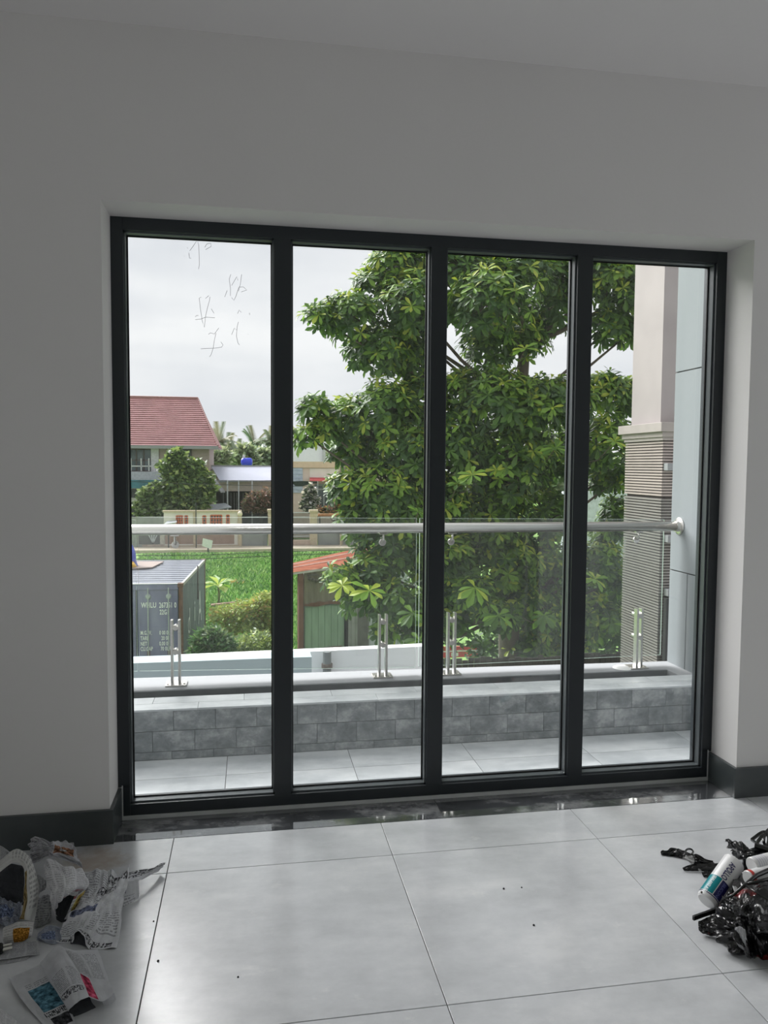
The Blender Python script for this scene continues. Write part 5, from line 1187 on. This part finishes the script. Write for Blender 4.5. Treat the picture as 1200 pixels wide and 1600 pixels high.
aw_ = MB(); a, b_, c, d = W(484, 746, PH-.05), W(529, 746.5, PH-.05), W(533, 751.5, PH-1.0), W(484, 750.5, PH-1.0); aw_.prism(d, c, b_, a, (0, 0, -.06)); aw_.build('awning', mat('red_awning', (192, 84, 84), .7), ph_)
wi = ybox('window', darkw, 492, 757, 521, 800, PH-.05, PH+.02, ph_); a, b_ = W(492, 800, PH), W(521, 757.5, PH); fm = MB()
for x in (a.x, a.x+(b_.x-a.x)*.48, b_.x): fm.box(x-.06, x+.06, PH-.12, PH-.04, a.z, b_.z)
zz = W(500, 764.5, PH).z
for z in (zz, b_.z): fm.box(a.x, b_.x, PH-.12, PH-.04, z-.07, z+.07)
fm.build('window_frame', M['white_ext'], wi)
ybox('shutter', mat('pale_blue_shutter', (184, 192, 208), .7), 440, 731, 473, 770, PH-.08, PH+.02, ph_)
shl = MB()
for py in (735, 741, 747, 753, 759, 765): q0, q1 = W(440, py+.4, PH-.1), W(473, py-.4, PH-.1); shl.box(q0.x, q1.x, PH-.11, PH-.07, q0.z, q1.z)
shl.build('shutter_slats', mat('blue_grey_slat', (160, 168, 188), .7), ph_, kind='stuff')
nt_ = MB(); V_ = []
for i in range(15):
    f = i/14; t_ = W(444+52*f, 752+.5*math.sin(9*f), PH-1.6); d_h = .15+.28*math.sin(math.pi*min(1, f*1.05))**2*(1 if f > .35 else .4); V_ += [t_, t_+Vector((0, .5, -d_h))]
nt_.add(V_, [(2*i, 2*i+2, 2*i+3, 2*i+1) for i in range(14)]); nt_.build('shade_net', mat('dark_shade_net', (72, 82, 86), .8), ph_, solid=.01)
ybox('net_post', palem, 496, 752, 497, 812, PH-1.7, PH-1.6, ph_, zb=GZ)
fp = [leaf_mat('white_flower', (214, 210, 214)), leaf_mat('grey_green_leaf_far', (96, 110, 88)), leaf_mat('dark_leaf_far', (62, 78, 62))]
far_tree('flowering_tree', 'small tree speckled with white flowers in front of the pink house', 'tree', [(484, 775, 9, 16), (479, 790, 10, 10), (491, 785, 8, 12), (487, 765, 6, 8)], 56, 1500, .30, .16, fp, 64, weights=[.35, .35, .3], trunk_r=.08)
far_tree('potted_flowers', 'row of low flowering plants behind the fence below the white-framed window', 'plants', [(505, 797, 12, 6), (518, 797, 10, 6), (528, 790, 8, 10), (536, 795, 8, 10)], 55, 1100, .26, .12, [fp[1], fp[2], leaf_mat('orange_brown_leaf', (176, 132, 92)), vine[0]], 65, trunk_r=.05)
pb_ = ybox('planter_box', mat('orange_brown_planter', (172, 126, 84), .8), 497, 803, 530, 807, WY+.9, WY+1.2, None, label='long orange-brown planter box on the fence by the pink house', cat='planter', zb=W(510, 807, WY+.9).z)
stp = thing('planter_stand', Vector((W(513, 806, WY+1).x, WY+1, GZ)), 'dark stand carrying the long planter box', 'stand')
ybox('leg', irn, 499, 807.2, 500.5, 850, WY+.95, WY+1.15, stp, zb=GZ); ybox('leg', irn, 526.5, 807.2, 528, 850, WY+.95, WY+1.15, stp, zb=GZ)
# white block behind and grey house at the right
wb = thing('building', Vector((W(480, 710, 75).x, 78, GZ)), 'plain white flat-roofed block rising behind the pink house', 'building')
ybox('wall_body', mat('white_block_wall', (222, 226, 234), .8, var=.03), 436, 694, 507, 724, 75, 82, wb, zb=GZ); ybox('roof_edge', palem, 436, 692.5, 508, 695, 74.8, 82.2, wb); ybox('side_pilaster', palem, 504.5, 694, 508.5, 724, 74.7, 75.2, wb)
gh = thing('building', Vector((W(555, 760, 60.5).x, 63, GZ)), 'grey-brown rendered house between the pink house and the big tree', 'building')
ybox('wall_body', mat('grey_brown_render', (168, 154, 146), .85, var=.08, scale=.8), 531, 729, 640, 812, 60.5, 66, gh, zb=GZ); ybox('roof_edge', mat('pale_roof_edge', (184, 180, 172), .8), 531, 727.5, 640, 730, 60.3, 66.2, gh); ybox('window', darkw, 536.5, 767, 556, 783, 60.44, 60.52, gh)
wl = MB(); c = W(536, 838, WY-.3)
white_pots = thing('flower_pots', Vector((c.x, WY-.4, GZ)), 'cluster of white and black pots at the fence foot beside the tree', 'pots')
for i in range(9):
    q = W(533+2.2*(i % 5)+random.uniform(-.6, .6), 832+5.5*(i//5)+random.uniform(-1.5, 1.5), WY-.35); mb = MB(); mb.lathe(q-zu*.12, zu, [(0, .06), (.05, .10), (.2, .13), (.21, 0)], 8); mb.build('pot', M['white_print'] if i % 3 else irn, white_pots)
MB().tube([(c.x-.1, WY-.3, GZ), (c.x-.1, WY-.3, c.z)], .03, 6).build('pot_stand', irn, white_pots)

# palms and trees on the skyline
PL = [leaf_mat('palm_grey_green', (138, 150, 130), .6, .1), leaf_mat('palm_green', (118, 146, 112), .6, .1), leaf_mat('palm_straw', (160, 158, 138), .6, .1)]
def palm(px, py, Y, R_, n, label, seed, m0):
    r_ = random.Random(seed); top = at(px, py, Y=Y); root = thing('palm_tree', Vector((top.x, Y, GZ)), label, 'palm tree', 'palm trees on the skyline')
    MB().tube([(top.x+.4, Y, GZ), (top.x+.2, Y, (GZ+top.z)/2), tuple(top)], [.22, .17, .14], 8).build('trunk', bark, root, smooth=True)
    for k in range(n):
        a = 2*math.pi*k/n+r_.uniform(-.2, .2); el = r_.uniform(.15, 1.35); d0 = Vector((math.cos(a)*math.cos(el), math.sin(a)*math.cos(el), math.sin(el))); pts = []
        for i in range(8):
            f = i/7; pts.append(top+d0*R_*f+Vector((0, 0, -R_*.75*f*f*math.cos(el))))
        fr = MB(); fr.tube(pts, .025, 4)
        for i in range(1, 8):
            for j in range(3):
                p = pts[i-1].lerp(pts[i], j/3); tdir = (pts[i]-pts[i-1]).normalized(); sd = tdir.cross(zu); sd = sd.normalized() if sd.length > .05 else Vector((1, 0, 0)); ln = R_*.28*(1-.55*(i+j/3)/8)
                for s_ in (-1, 1):
                    q = p+(sd*s_*.8+tdir*.55+Vector((0, 0, -.35))).normalized()*ln; fr.add([p-tdir*.07, p+tdir*.07, q], [(0, 1, 2)])
        fr.build('frond', m0 if k % 3 else PL[2], root)
palm(342, 694, 86, 3.2, 18, 'palm tree with spiky fronds rising at the end of the red roof', 71, PL[0]); palm(357, 704, 90, 2.8, 17, 'greyish palm second from the red roof', 72, PL[0])
palm(398, 698, 92, 3.4, 19, 'tallest palm, above the blue tank', 73, PL[1]); palm(424, 694, 88, 2.8, 12, 'palm half hidden by the first mullion', 74, PL[0]); palm(372, 712, 84, 2.4, 12, 'low palm left of the blue tank', 75, PL[0])
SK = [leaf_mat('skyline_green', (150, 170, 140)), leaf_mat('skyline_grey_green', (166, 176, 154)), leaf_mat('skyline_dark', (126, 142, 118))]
for i, (bl, lb_) in enumerate(([[(345, 715, 14, 13), (335, 720, 10, 10)], 'grey-green tree mass below the first palm'], [[(385, 708, 13, 14), (375, 716, 12, 10), (392, 720, 12, 10)], 'green rounded tree behind the blue tank'], [[(410, 714, 12, 12), (424, 718, 14, 12)], 'pale tree mass right of the blue tank'], [[(360, 718, 14, 10), (352, 724, 12, 7)], 'low tree mass between the palms'], [[(440, 690, 20, 20), (462, 680, 12, 10)], 'pale tree behind the white block and first mullion'], [[(520, 712, 16, 14), (545, 716, 18, 12)], 'green tree behind the pink house roof'])):
    far_tree('tree', lb_, 'tree', bl, 80+2*i, 1500, .75, .32, SK, 80+i, trunk_r=.2)
# belt of trees closing the horizon, far away
belt = []
rb_ = random.Random(9)
for k in range(70):
    x = -70+k*2.6; belt.append(((x, 118+rb_.uniform(-4, 4), GZ+2.2+rb_.uniform(-.5, .8)), 3.2, 2.5, 3.0+rb_.uniform(-.6, .8)))
bt = leafcloud('tree_belt', belt, 9000, 1.5, .9, SK, None, 91); tag(bt, 'far belt of trees closing the horizon behind the houses', 'trees', kind='stuff')
# power cables
cab = mat('black_cable', (60, 62, 64), .6)
for (pts_, lb_) in ((((196, 752, 50), (300, 756, 50), (440, 760, 50), (640, 758, 50)), 'pale overhead cable crossing in front of the small garden tree'), (((196, 868, 40), (300, 868, 40), (440, 862, 40), (600, 858, 40)), 'dark cable sagging low over the grass'), (((196, 874, 37), (300, 874, 37), (440, 868, 37), (600, 862, 37)), 'second dark cable low over the grass, nearer the container')):
    MB().tube([at(x, y, Y=Y_) for x, y, Y_ in pts_], .018, 5).build('cable', cab, label=lb_, cat='cable')
for i, px in enumerate((306, 0)):
    if px: MB().tube([(W(px, 800, 50.4).x, 50.4, GZ), tuple(W(px, 786, 50.4))], .035, 6).build('wire_post', irn, label='thin dark post in front of the cream wall', cat='post')
